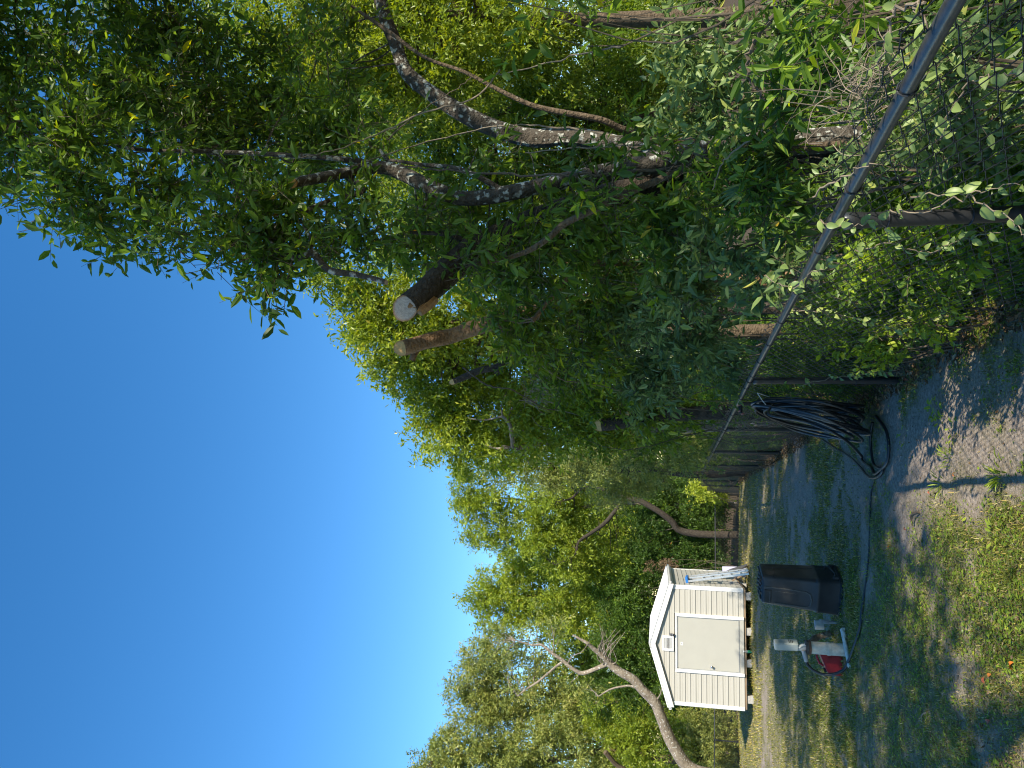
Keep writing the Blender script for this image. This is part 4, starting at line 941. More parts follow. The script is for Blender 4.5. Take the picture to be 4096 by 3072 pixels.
stump_tree('slim dark trunk sawn off with a small orange slanted cut', [(1812, 1527, 8.6, .036), (1860, 1507, 8.6, .040), (1920, 1482, 8.6, .044), (1985, 1466, 8.6, .047), (2040, 1415, 8.6, .05), (2090, 1378, 8.6, .053), (2200, 1335, 8.7, .056), (2500, 1275, 8.8, .06), (2850, 1240, 8.8, .065)],
           M['bark_dark'], M['cut_orange'], None, 43, 8.8, extra=[[(2020, 1440, 8.6, .03), (2000, 1475, 8.5, .03), (1985, 1498, 8.5, .028)]], blobs=[pb(2150, 1440, 8.5, 150, 100, .4, .8), pb(2300, 1450, 8.6, 170, 130, .5, .9)], lm=M['leaf_mid'])
stump_tree('upright dark trunk sawn off low above the far bend of the fence', [(2402, 1702, 10.6, .088), (2440, 1697, 10.6, .092), (2520, 1682, 10.6, .098), (2620, 1662, 10.6, .10), (2760, 1655, 10.6, .105), (2900, 1650, 10.6, .11)],
           M['bark_dark'], M['cut_orange'], None, 44, 10.6, ends=1, extra=[[(2508, 1656, 10.4, .038), (2545, 1662, 10.5, .04), (2590, 1668, 10.6, .045)]])
# thin bent sapling crossing in front of the trunks
sp_rows = px_rows([(3060, 600, 5.4, .026), (2959, 628, 5.4, .029), (2778, 669, 5.4, .028), (2688, 697, 5.4, .027), (2584, 741, 5.4, .026), (2480, 786, 5.35, .026), (2381, 836, 5.3, .025), (2259, 894, 5.3, .024), (2200, 946, 5.3, .023), (2120, 1000, 5.3, .020), (2000, 1040, 5.3, .016), (1850, 1060, 5.3, .010)])
make_tree('sapling', 'thin brown sapling stem slanting across the big trunks', 'tree', [(*lo(sp_rows[0]), .032)] + sp_rows, [pb(1900, 1050, 5.3, 90, 70, .2, .8)], M['leaf_dark'], M['bark_brown'], .08, .36, 3.5, True, seed=51, twigs=.8, branch_r=.006)
sp_rows = px_rows([(2950, 560, 6.6, .034), (2700, 560, 6.5, .031), (2500, 520, 6.3, .028), (2400, 478, 6.2, .026), (2200, 440, 6.2, .024), (2100, 410, 6.2, .022), (1980, 352, 6.2, .019), (1850, 285, 6.2, .017), (1700, 230, 6.2, .015), (1560, 130, 6.2, .018), (1400, 20, 6.2, .012)])
make_tree('sapling', 'slender grey sapling leaning right behind the twin stems', 'tree', [(*lo(sp_rows[0]), .042)] + sp_rows, [pb(1400, 60, 6.3, 120, 100, .3, .5)], M['leaf_mid'], M['bark_brown'], .08, .36, 3.5, True, seed=52, twigs=.8, branch_r=.006)

# background trees to the right, lit from behind-right
def plain_tree(name, label, px, Y, r0, top_px, blobs, lm, bm, seed, leaf=.09, lai=4.2, fine=False, lean=0.0, tint=(.5, .22), limbs=(), aspect=.38, droop=.25, maxb=60, clump=.34, branch_r=.03, py_top=None, group=None):
    b = at(2700, px, Y); b = lo(b); tpt = at(top_px, px if py_top is None else py_top, Y + .2)
    q = [(*b, r0)]
    rg = random.Random(seed)
    for k in range(1, 6):
        f = k / 5; q.append((b[0] + (tpt[0] - b[0]) * f + rg.uniform(-.5, .5) * r0 * 3, b[1] + (tpt[1] - b[1]) * f, b[2] + (tpt[2] - b[2]) * f, r0 * (1 - .8 * f)))
    return make_tree(name, label, 'tree', q, blobs, lm, bm, leaf, aspect, lai, fine, tint, seed, [px_rows(l) for l in limbs], branch_r=branch_r, maxb=maxb, droop=droop, clump=clump, group=group)
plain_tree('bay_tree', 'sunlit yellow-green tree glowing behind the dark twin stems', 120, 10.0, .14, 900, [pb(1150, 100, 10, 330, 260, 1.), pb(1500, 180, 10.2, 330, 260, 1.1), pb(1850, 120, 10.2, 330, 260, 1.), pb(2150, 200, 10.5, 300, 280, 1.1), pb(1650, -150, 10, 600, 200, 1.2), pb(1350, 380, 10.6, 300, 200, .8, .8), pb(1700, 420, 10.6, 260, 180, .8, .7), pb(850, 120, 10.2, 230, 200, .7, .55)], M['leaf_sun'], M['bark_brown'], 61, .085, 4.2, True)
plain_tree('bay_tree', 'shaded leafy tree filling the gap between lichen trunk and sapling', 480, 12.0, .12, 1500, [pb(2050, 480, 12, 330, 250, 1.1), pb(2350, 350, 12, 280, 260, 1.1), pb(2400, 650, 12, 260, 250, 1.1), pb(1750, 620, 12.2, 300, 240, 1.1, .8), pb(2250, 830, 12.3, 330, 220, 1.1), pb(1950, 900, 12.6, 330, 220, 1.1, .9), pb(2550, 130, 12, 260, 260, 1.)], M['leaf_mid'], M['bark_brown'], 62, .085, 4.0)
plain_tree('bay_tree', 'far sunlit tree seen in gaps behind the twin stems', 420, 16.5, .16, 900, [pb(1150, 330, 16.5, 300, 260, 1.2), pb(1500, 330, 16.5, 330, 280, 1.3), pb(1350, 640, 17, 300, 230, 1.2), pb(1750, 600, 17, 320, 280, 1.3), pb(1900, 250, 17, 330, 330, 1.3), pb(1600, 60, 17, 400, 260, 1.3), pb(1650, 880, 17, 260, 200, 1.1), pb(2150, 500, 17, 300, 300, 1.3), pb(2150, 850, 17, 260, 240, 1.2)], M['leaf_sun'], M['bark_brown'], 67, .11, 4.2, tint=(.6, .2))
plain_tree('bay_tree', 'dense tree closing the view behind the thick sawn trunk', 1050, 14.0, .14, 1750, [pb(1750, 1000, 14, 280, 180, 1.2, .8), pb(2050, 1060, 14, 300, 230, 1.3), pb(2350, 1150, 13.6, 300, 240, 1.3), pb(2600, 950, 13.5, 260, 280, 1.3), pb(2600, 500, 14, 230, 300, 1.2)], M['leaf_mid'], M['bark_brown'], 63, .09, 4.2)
# middle distance along the fence
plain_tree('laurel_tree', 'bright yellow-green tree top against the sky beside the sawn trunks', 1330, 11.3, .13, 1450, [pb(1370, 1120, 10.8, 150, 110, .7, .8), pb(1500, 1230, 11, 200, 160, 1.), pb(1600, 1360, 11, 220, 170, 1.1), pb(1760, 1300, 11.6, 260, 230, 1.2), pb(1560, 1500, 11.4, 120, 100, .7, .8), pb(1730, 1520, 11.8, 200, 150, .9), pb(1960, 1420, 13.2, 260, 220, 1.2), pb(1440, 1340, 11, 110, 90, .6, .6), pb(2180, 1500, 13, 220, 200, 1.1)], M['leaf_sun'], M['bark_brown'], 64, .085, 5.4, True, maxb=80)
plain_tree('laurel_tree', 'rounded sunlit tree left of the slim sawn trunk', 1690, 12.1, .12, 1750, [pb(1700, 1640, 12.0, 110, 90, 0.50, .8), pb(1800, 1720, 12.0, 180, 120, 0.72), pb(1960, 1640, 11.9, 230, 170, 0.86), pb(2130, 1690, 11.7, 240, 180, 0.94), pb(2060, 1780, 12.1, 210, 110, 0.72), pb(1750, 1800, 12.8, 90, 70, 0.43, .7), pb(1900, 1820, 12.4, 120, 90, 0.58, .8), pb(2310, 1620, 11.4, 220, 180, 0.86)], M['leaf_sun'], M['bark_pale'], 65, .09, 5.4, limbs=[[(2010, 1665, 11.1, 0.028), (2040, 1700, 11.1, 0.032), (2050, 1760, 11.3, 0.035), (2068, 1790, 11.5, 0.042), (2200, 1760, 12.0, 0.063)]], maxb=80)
plain_tree('vine_tree', 'tall vine-hung tree with dark stems at the fence bend', 1870, 21.0, .13, 2000, [pb(2050, 1880, 21, 190, 70, .8, .8), pb(2260, 1850, 20.5, 220, 110, 1.), pb(2430, 1800, 19.5, 200, 130, 1.), pb(2480, 1920, 22, 200, 120, 1.1)], M['leaf_olive'], M['bark_dark'], 66, .09, 5.0)
# trees beyond the back fence
plain_tree('oak_tree', 'slender open-crowned oak rising alone above the others into the sky', 2010, 37, .16, 1830, [pb(1850, 1890, 36, 70, 60, .9, .8), pb(1920, 1960, 36, 120, 80, 1.2, .7), pb(1900, 2050, 36, 100, 70, 1.2, .8), pb(1990, 2080, 36, 130, 80, 1.3, .75), pb(1920, 2150, 36, 90, 50, 1., .8), pb(2010, 2170, 36, 90, 60, 1., .7), pb(1840, 2010, 36, 50, 50, .7, .7)], M['leaf_sun'], M['bark_pale'], 71, .17, 6.4, maxb=60)
dt = [(2960, 2140, 35.4, 0.1760), (2800, 2137, 35.4, 0.1680), (2719, 2121, 35.4, 0.1640), (2689, 2087, 35.3, 0.1600), (2645, 2052, 35.2, 0.1520), (2595, 2022, 35.2, 0.1440), (2555, 2003, 35.2, 0.1360), (2495, 1992, 35.2, 0.1200), (2446, 1977, 35.2, 0.0880), (2411, 1957, 35.2, 0.0800), (2336, 1950, 35.2, 0.0680), (2287, 1992, 35.2, 0.0560), (2230, 2010, 35.2, 0.0400)]
db = [(2495, 1992, 35.2, 0.0960), (2465, 2037, 35.1, 0.0960), (2421, 2091, 35.0, 0.1040), (2366, 2131, 35.0, 0.0880), (2316, 2166, 35.0, 0.0720), (2297, 2221, 35.0, 0.0480), (2220, 2260, 35, 0.0320)]
make_tree('oak_tree', 'oak with curved bare trunk forking in the centre wood edge', 'tree', [(*lo(px_rows(dt)[0]), .18)] + px_rows(dt), [pb(2200, 1990, 36, 170, 90, 1.6), pb(2170, 2100, 36, 150, 110, 1.6), pb(2330, 2060, 36.5, 150, 100, 1.6, .7), pb(2250, 2210, 36, 170, 110, 1.7), pb(2380, 2230, 37, 150, 100, 1.5, .7), pb(2300, 1900, 36, 130, 80, 1.4)], M['leaf_sun'], M['bark_dark'], .17, .4, 6.0, False, (.5, .2), 72, [px_rows(db)], branch_r=.03, maxb=60)
plain_tree('oak_tree', 'broad green oak rising right behind the shed roof', 2380, 39, .22, 1900, [pb(2130, 2250, 39, 160, 90, 1.8), pb(2030, 2330, 39, 150, 90, 1.8), pb(1920, 2400, 39, 90, 60, 1.3, .9), pb(2100, 2430, 39.5, 170, 100, 1.8), pb(1980, 2480, 39, 90, 60, 1.2, .6), pb(2250, 2350, 38.5, 170, 120, 1.8), pb(2280, 2480, 39, 170, 100, 1.7, .8), pb(2430, 2350, 38, 150, 110, 1.6)], M['leaf_sun'], M['bark_brown'], 73, .18, 6.4, maxb=70, tint=(.6, .2))
# pale pruned tree left of the shed, mostly bare limbs
pt = [(2780, 3085, 27.5, .24), (2693, 2983, 27.5, .22), (2644, 2868, 27.5, .20), (2619, 2809, 27.5, .195), (2569, 2759, 27.5, .19), (2534, 2719, 27.5, .18), (2475, 2685, 27.5, .17), (2435, 2650, 27.5, .15), (2415, 2630, 27.4, .10), (2375, 2595, 27.3, .08), (2345, 2570, 27.2, .06), (2290, 2540, 27.2, .03)]
pl2 = [[(2440, 2652, 27.5, 0.0975), (2395, 2670, 27.5, 0.0900), (2345, 2690, 27.5, 0.0825), (2316, 2690, 27.5, 0.0788), (2271, 2660, 27.5, 0.0750), (2256, 2645, 27.5, 0.0713), (2211, 2615, 27.5, 0.0638), (2167, 2580, 27.5, 0.0525), (2127, 2580, 27.5, 0.0375), (2060, 2560, 27.5, 0.0225)],
       [(2256, 2645, 27.5, 0.0525), (2225, 2665, 27.5, 0.0450), (2196, 2690, 27.5, 0.0413), (2147, 2730, 27.5, 0.0375), (2100, 2760, 27.5, 0.0338), (2072, 2784, 27.5, 0.0263)],
       [(2569, 2759, 27.5, 0.0600), (2530, 2746, 27.4, 0.0450), (2505, 2744, 27.4, 0.0413), (2445, 2756, 27.4, 0.0375), (2395, 2785, 27.4, 0.0225)],
       [(2271, 2655, 27.5, 0.0375), (2290, 2625, 27.3, 0.0225), (2330, 2605, 27.2, 0.0165), (2360, 2560, 27.1, 0.0090)], [(2211, 2615, 27.5, 0.0263), (2215, 2560, 27.4, 0.0188), (2205, 2500, 27.3, 0.0090)], [(2619, 2809, 27.5, 0.0450), (2640, 2780, 27.3, 0.0225), (2650, 2740, 27.2, 0.0112)]]
for k in range(16):          # broom of bare shoots
    rg = random.Random(k); a = (2440 + rg.uniform(-40, 10), 2640 + rg.uniform(-30, 20)); pl2.append([(a[0], a[1], 27.4, .022), (a[0] - rg.uniform(-20, 30), a[1] - rg.uniform(20, 60), 27.3, .014), (a[0] - rg.uniform(-60, 50), a[1] - rg.uniform(70, 150), 27.2, .006)])
make_tree('pruned_tree', 'pale pruned tree with bare forked limbs rising behind the shed', 'tree', [(*lo(px_rows(pt)[0]), .16)] + px_rows(pt), [pb(2010, 2560, 28.5, 130, 90, 1.2, .7), pb(2080, 2700, 28.5, 110, 100, 1.2, .5), pb(2350, 2780, 28, 90, 60, .8, .5), pb(2190, 2500, 28.5, 110, 60, .9, .4)], M['leaf_olive'], M['bark_pale'], .15, .4, 3.4, False, (.55, .2), 74, [px_rows(l) for l in pl2], branch_r=.02, maxb=40)
plain_tree('oak_tree', 'grey-green oak crown left of the pale pruned tree', 2780, 38, .22, 1950, [pb(1950, 2620, 38, 120, 80, 1.5), pb(1900, 2720, 38, 130, 80, 1.6), pb(1880, 2810, 38, 130, 70, 1.5), pb(2050, 2780, 38, 160, 110, 1.7, .9), pb(2020, 2870, 38, 130, 70, 1.5), pb(2160, 2640, 39, 130, 90, 1.5, .45), pb(2250, 2820, 38, 130, 100, 1.5, .7)], M['leaf_olive'], M['bark_brown'], 75, .18, 6.4, maxb=70, tint=(.62, .2))
plain_tree('oak_tree', 'tallest oak at the far left edge of the wood', 3010, 36, .25, 1750, [pb(1770, 2990, 36, 90, 60, 1.3, .8), pb(1880, 2960, 36, 140, 80, 1.6), pb(1720, 3060, 36, 110, 60, 1.3, .8), pb(2030, 3000, 36, 170, 100, 1.7), pb(2200, 2950, 36, 150, 100, 1.6), pb(2100, 3100, 36, 300, 80, 1.6), pb(1850, 3090, 36, 200, 80, 1.4), pb(2330, 3020, 35.5, 130, 90, 1.4, .8)], M['leaf_olive'], M['bark_brown'], 76, .17, 6.4, maxb=70, tint=(.6, .2))
plain_tree('laurel_tree', 'leafy young tree left of the shed in front of the back fence line', 2960, 36.5, .12, 2350, [pb(2430, 2900, 36, 130, 110, 1.2, .9), pb(2540, 2960, 36, 120, 90, 1.1), pb(2480, 3040, 36, 150, 60, 1.1), pb(2620, 2880, 36, 110, 90, 1.1), pb(2650, 2990, 36, 110, 90, 1.1)], M['leaf_sun'], M['bark_brown'], 77, .15, 4.0, limbs=[[(2420, 3008, 33.5, .11), (2440, 3030, 33.6, .11), (2470, 3062, 33.8, .12), (2540, 3100, 34, .12)]])
plain_tree('oak_tree', 'distant oak filling the gaps behind the pale pruned limbs', 2640, 46, .25, 2150, [pb(2330, 2560, 46, 150, 120, 1.8), pb(2300, 2720, 46, 160, 130, 1.8), pb(2480, 2640, 46, 150, 140, 1.8), pb(2450, 2820, 46, 160, 130, 1.8), pb(2250, 2860, 46, 140, 100, 1.6), pb(2560, 2480, 45, 150, 120, 1.6)], M['leaf_mid'], M['bark_brown'], 79, .22, 5.5, tint=(.5, .2))
plain_tree('oak_tree', 'distant oak filling the gaps behind the curved trunk', 2120, 46, .25, 2200, [pb(2400, 1980, 46, 170, 120, 1.8), pb(2350, 2130, 46, 170, 130, 1.8), pb(2500, 2080, 46, 170, 130, 1.8), pb(2420, 2260, 46, 170, 120, 1.8), pb(2560, 2220, 45, 150, 120, 1.6), pb(2560, 1930, 45, 150, 100, 1.6)], M['leaf_mid'], M['bark_brown'], 80, .22, 5.5, tint=(.55, .2))
plain_tree('pine_tree', 'faint pine top glimpsed high through the near canopy', 150, 24, .16, -300, [pb(230, 130, 24, 130, 130, 1.2, .35), pb(60, 40, 24, 130, 140, 1.2, .35), pb(380, 30, 24, 140, 120, 1.1, .3), pb(-200, 150, 24, 200, 250, 1.5, .4)], M['leaf_olive'], M['bark_brown'], 78, .22, 3.2, aspect=.06, droop=.5)

# trees behind and right of the camera that shade the foreground
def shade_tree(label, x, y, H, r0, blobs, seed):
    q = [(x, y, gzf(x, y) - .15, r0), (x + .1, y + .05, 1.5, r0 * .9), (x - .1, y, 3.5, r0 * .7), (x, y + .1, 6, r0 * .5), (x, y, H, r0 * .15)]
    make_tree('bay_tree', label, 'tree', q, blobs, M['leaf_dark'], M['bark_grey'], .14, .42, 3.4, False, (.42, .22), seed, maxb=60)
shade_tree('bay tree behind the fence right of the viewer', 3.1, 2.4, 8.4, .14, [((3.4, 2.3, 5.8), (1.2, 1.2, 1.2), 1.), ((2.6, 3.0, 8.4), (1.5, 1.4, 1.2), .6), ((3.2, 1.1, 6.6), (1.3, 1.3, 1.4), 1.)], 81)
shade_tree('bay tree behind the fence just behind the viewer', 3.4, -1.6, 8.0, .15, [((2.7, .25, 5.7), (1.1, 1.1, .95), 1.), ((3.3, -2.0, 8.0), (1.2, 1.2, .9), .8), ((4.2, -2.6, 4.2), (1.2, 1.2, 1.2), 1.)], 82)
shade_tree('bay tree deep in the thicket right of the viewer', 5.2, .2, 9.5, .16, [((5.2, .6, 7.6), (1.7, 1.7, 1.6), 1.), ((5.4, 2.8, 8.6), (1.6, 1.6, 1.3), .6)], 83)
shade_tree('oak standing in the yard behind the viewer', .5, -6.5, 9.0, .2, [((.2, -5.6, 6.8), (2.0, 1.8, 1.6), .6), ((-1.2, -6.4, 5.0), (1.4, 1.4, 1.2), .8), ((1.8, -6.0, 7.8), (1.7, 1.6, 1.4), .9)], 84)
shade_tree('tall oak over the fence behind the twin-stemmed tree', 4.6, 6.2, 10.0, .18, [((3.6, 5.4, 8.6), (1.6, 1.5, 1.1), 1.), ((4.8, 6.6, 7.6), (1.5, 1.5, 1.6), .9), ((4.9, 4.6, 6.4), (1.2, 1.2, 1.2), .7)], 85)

# ------------------------------------------------------------------ shrubs of the understorey
def shrub(label, blobs, lm, seed, leaf=.075, lai=4.4, aspect=.40, fine=True, tint=(.45, .22), twigs=.6, nst=3, group=None, name='shrub', bm=None, droop=.2):
    c = np.mean([b[0] for b in blobs], 0); g = (c[0], c[1], gzf(c[0], c[1]))
    root = thing(name, label, 'shrub', g, 0, group)
    A, spr, cc = foliage(blobs, leaf, aspect, lai, fine, tint, seed, droop)
    keep = A[0]
    o = wpart('foliage', mesh_np('foliage', A[0], A[1], False, {'tint': A[2]}), lm, root); o['kind'] = 'stuff'
    rr = np.random.default_rng(seed); mb = MB()
    for k in range(min(len(cc), nst * len(blobs))):
        t = cc[rr.integers(len(cc))]; b = np.array([t[0] * .6 + c[0] * .4, t[1] * .6 + c[1] * .4, 0]); b[2] = gzf(b[0], b[1]) - .05
        branch_to(mb, b, t, .007 + .005 * rr.random(), seed * 7 + k, 5)
    wpart('stems', mb.mesh('stems'), bm or M['twig'], root)['kind'] = 'stuff'
    if twigs: o = wpart('twigs', twig_mesh('twigs', spr, leaf, twigs, .0018, seed), M['twig'], root); o['kind'] = 'stuff'
    return root
shrub('dense shrub with pale broad leaves hanging right of the lichen trunk', [pb(2780, 300, 4.9, 170, 190, .4), pb(2900, 470, 4.9, 180, 150, .4), pb(2700, 150, 4.8, 120, 130, .35, .8), pb(2960, 200, 4.6, 160, 170, .35)], M['leaf_pale'], 101, 0.085, 4.2, .42, tint=(.5, .2))
shrub('leafy branch with large dark leaves poking in at the right edge', [pb(2250, 40, 4.3, 130, 80, .3, .8), pb(2080, 60, 4.3, 90, 90, .3, .5), pb(2420, 60, 4.3, 110, 70, .3, .6)], M['leaf_dark'], 102, 0.125, 3.4, .42, tint=(.35, .2))
shrub('dark glossy shrub pressing against the near fence rail', [pb(3180, 130, 3.7, 170, 190, .3), pb(3080, 380, 4.1, 150, 140, .3), pb(3290, 330, 3.4, 110, 110, .2, .7), pb(3350, 30, 3.0, 110, 110, .22)], M['leaf_dark'], 103, 0.100, 4.2, .32, tint=(.45, .22))
shrub('shrub of small leaves at the foot of the lichen trunk', [pb(3010, 660, 4.9, 170, 110, .35), pb(3080, 850, 4.6, 170, 120, .35), pb(2920, 820, 5.2, 140, 120, .4, .8)], M['leaf_dark'], 104, 0.080, 4.4, .38, tint=(.5, .22))
shrub('tall dark shrub below the thick sawn trunk', [pb(2560, 940, 6.1, 200, 140, .45), pb(2720, 1010, 5.9, 180, 140, .4), pb(2450, 1080, 6.6, 170, 120, .45, .9), pb(2620, 830, 6.2, 150, 100, .35, .6)], M['leaf_dark'], 105, 0.110, 4.2, .38, tint=(.38, .22))
shrub('deep green shrub bulging over the fence between near and second post', [pb(2900, 1060, 5.3, 190, 120, .4), pb(3060, 1120, 5.0, 140, 110, .3), pb(2780, 1170, 6.0, 170, 120, .4), pb(3180, 1010, 4.5, 100, 90, .25, .7)], M['leaf_pale'], 106, 0.100, 4.4, .40, tint=(.32, .22))
shrub('bluish-green shrub mass left of the bent brown trunk', [pb(2500, 1310, 7.6, 200, 140, .5), pb(2660, 1290, 7.0, 170, 130, .45), pb(2380, 1400, 8.2, 160, 130, .5), pb(2790, 1340, 7.0, 150, 110, .4)], M['leaf_pale'], 107, 0.105, 4.4, .38, tint=(.25, .2))
shrub('shady shrub behind the rail near the second fence post', [pb(2700, 1480, 8.4, 160, 100, .45), pb(2560, 1520, 9.0, 190, 120, .5), pb(2840, 1440, 7.6, 120, 80, .35), pb(2890, 1510, 7.9, 80, 70, .3)], M['leaf_pale'], 108, 0.105, 4.4, .38, tint=(.25, .2))
shrub('soft leafy shrub around the low sawn trunk', [pb(2420, 1580, 10.4, 180, 110, .6), pb(2620, 1600, 10.6, 160, 110, .5), pb(2330, 1700, 11.5, 180, 110, .7), pb(2560, 1740, 12, 190, 100, .7), pb(2740, 1660, 11, 110, 90, .5)], M['leaf_mid'], 109, 0.100, 4.4, .40, tint=(.42, .22))
shrub('shrub with light tips at the third fence post', [pb(2720, 1790, 14, 120, 80, .6), pb(2600, 1840, 15, 150, 90, .7), pb(2780, 1850, 16.5, 80, 60, .5)], M['leaf_olive'], 110, .08, 4.2, .4, fine=False, tint=(.5, .22), twigs=0)
shrub('bright yellow-green bush just past the last fence posts', [pb(2800, 1955, 33.5, 60, 50, .8), pb(2850, 1985, 34.8, 60, 40, .8)], M['leaf_sun'], 111, .13, 4.4, .45, fine=False, tint=(.75, .18), twigs=0)
for k, (y0, y1, lab, lm, tn) in enumerate([(1900, 2060, 'dark bush at the corner where both fences meet', 'leaf_dark', .25), (2050, 2200, 'dark bush behind the curved oak trunk', 'leaf_dark', .12), (2170, 2330, 'gloomy bush beside the shed right wall', 'leaf_dark', .12)]):  # low leaf tints paint in the deep shade of these bushes
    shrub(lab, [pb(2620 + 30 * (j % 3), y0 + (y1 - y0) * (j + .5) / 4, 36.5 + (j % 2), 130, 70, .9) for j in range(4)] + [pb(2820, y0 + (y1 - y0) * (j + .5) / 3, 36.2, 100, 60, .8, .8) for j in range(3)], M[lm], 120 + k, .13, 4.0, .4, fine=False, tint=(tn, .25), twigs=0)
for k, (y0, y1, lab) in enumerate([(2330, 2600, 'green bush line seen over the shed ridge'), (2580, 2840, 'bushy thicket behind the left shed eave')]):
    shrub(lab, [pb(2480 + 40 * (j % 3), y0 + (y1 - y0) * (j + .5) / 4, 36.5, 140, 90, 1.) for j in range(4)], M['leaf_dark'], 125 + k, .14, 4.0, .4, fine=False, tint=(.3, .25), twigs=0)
shrub('sunlit olive thicket tangled through the back fence left of the shed', [pb(2890, 2890 + 55 * j, 35.2, 80, 45, .7) for j in range(4)] + [pb(2780, 2880 + 60 * j, 36, 90, 60, .8) for j in range(4)], M['leaf_olive'], 130, .12, 4.4, .4, fine=False, tint=(.7, .25), twigs=0)
shrub('reddish dry bush behind the back of the shed roof', [pb(2640, 2262, 30, 55, 22, .4), pb(2665, 2290, 30.5, 25, 40, .4)], M['leaf_dry'], 131, .10, 3.0, .45, fine=False, tint=(.5, .2), twigs=0)
shrub('shaded bush between the second and third fence posts', [pb(2960, 1510, 8.8, 170, 60, .3), pb(2900, 1570, 9.8, 150, 60, .35), pb(2860, 1645, 11.5, 140, 60, .4)], M['leaf_dark'], 146, .06, 4.6, .4, fine=False, tint=(.45, .25), twigs=0)
shrub('bush row behind the farther fence posts', [pb(2850, 1725, 14.5, 110, 55, .45), pb(2830, 1790, 17.5, 100, 50, .5), pb(2830, 1835, 22, 90, 45, .6), pb(2850, 1880, 27, 80, 40, .7)], M['leaf_mid'], 147, .08, 4.6, .4, fine=False, tint=(.45, .25), twigs=0)
# low growth seen through the fence mesh
shrub('vine-covered low shrub behind the near fence bay', [pb(3650, 1010, 3.9, 220, 110, .25), pb(3480, 1060, 4.2, 150, 110, .25), pb(3850, 900, 3.5, 170, 110, .22), pb(3300, 1180, 5.0, 110, 90, .25)], M['leaf_dark'], 141, .05, 5.4, .5, tint=(.55, .22))
shrub('sunlit weeds at the foot of the fence before the second post', [pb(3640, 1290, 4.9, 130, 70, .18), pb(3520, 1390, 5.4, 120, 70, .2), pb(3400, 1330, 5.4, 140, 90, .25), pb(3780, 1180, 4.35, 120, 60, .15)], M['leaf_mid'], 142, .05, 4.2, .5, tint=(.62, .2))
shrub('grey-green weeds behind the fence at the right edge', [pb(3700, 560, 2.95, 230, 130, .2), pb(3850, 300, 2.6, 200, 120, .18), pb(3600, 250, 2.8, 150, 110, .2), pb(3980, 600, 2.9, 120, 130, .18), pb(3950, 80, 2.35, 150, 90, .16), pb(3500, 620, 3.3, 160, 110, .22)], M['leaf_pale'], 143, .050, 5.2, .45, tint=(.38, .22))
shrub('low creeper matting behind the fence at the second post', [pb(3280, 1500, 6.9, 140, 50, .2), pb(3150, 1440, 6.8, 130, 70, .25), pb(3080, 1560, 8.0, 120, 40, .25), pb(3000, 1640, 9.5, 90, 40, .3)], M['leaf_dark'], 144, .05, 4.0, .5, tint=(.5, .22))
shrub('thin creeper on the far fence bays', [pb(2960, 1760, 12, 60, 30, .3), pb(2920, 1830, 15, 50, 25, .3), pb(2890, 1880, 19, 40, 20, .4), pb(2880, 1925, 25, 40, 18, .5)], M['leaf_olive'], 145, .06, 1.6, .5, fine=False, tint=(.45, .25), twigs=0)

# low undergrowth carpeting the soil behind the fence
ub = []
ru = np.random.default_rng(8)
for k in range(250):
    yy = 2.2 + 30 * ru.random() ** 2; xx = float(fence_x(yy)) + .12 + (.4 + .45 * min(yy, 10)) * ru.random(); hh = .12 + .32 * ru.random(); ub.append(((xx, yy, gzf(xx, yy) + hh * .7), (.28 + .03 * yy, .28 + .03 * yy, hh), 1.0))
A, spr, _ = foliage(ub, .065, .42, 4.6, False, (.40, .25), 151, .2)
kx = A[0].reshape(-1, 4, 3).mean(1); ok = kx[:, 0] > fence_x(kx[:, 1]) + .05
Vk = A[0].reshape(-1, 4, 3)[ok].reshape(-1, 3)
o = link('undergrowth', mesh_np('undergrowth', Vk, np.arange(len(Vk)).reshape(-1, 4), False, {'tint': A[2].reshape(-1, 4)[ok].ravel()}), M['leaf_dark']); tag(o, 'low leafy undergrowth covering the soil behind the fence', 'undergrowth', kind='stuff')

# far wood closing the horizon
wb = []
rw = np.random.default_rng(5)
for k in range(46):
    py = -300 + k * 80; wb.append(pb(2530 - 60 * rw.random(), py, 55 + 8 * rw.random(), 200, 90, 1.8)); wb.append(pb(2800, py + 20, 50 + 4 * rw.random(), 130, 90, 1.5))
A, _, _ = foliage(wb, .30, .5, 3.8, False, (.45, .25), 150, .2)
o = link('woods', mesh_np('woods', A[0], A[1], False, {'tint': A[2]}), M['leaf_mid']); tag(o, 'distant mass of woods closing the view behind the trees', 'woods', kind='stuff')

# ------------------------------------------------------------------ vines on the fence, leaf by leaf
LEAFM = []
for sh, (L, W) in enumerate(((1.0, .62), (1.0, .50), (1.0, .40))):
    n = 7; V = []
    for k in range(n):
        t = k / (n - 1); hw = W / 2 * math.sin(math.pi * min(1, t * .96 + .02) ** .8) ** .9 if 0 < k < n - 1 else 0.004
        z = .10 * math.sin(t * 2.4) - .12 * t * t
        V += [(t, hw, z + hw * .32), (t, 0, z), (t, -hw, z + hw * .32)]
    Fa = [(3 * k + j, 3 * k + j + 1, 3 * k + j + 4, 3 * k + j + 3) for k in range(n - 1) for j in range(2)]
    LEAFM.append((V, Fa))
LM = {}
def leaf_mesh(shape, tint, lm):
    key = (shape, round(tint, 1), lm)
    if key not in LM:
        V, Fa = LEAFM[shape]; me = mesh_np('leaf', V, Fa, True, {'tint': [tint] * len(V)}); me.materials.append(M[lm]); LM[key] = me
    return LM[key]
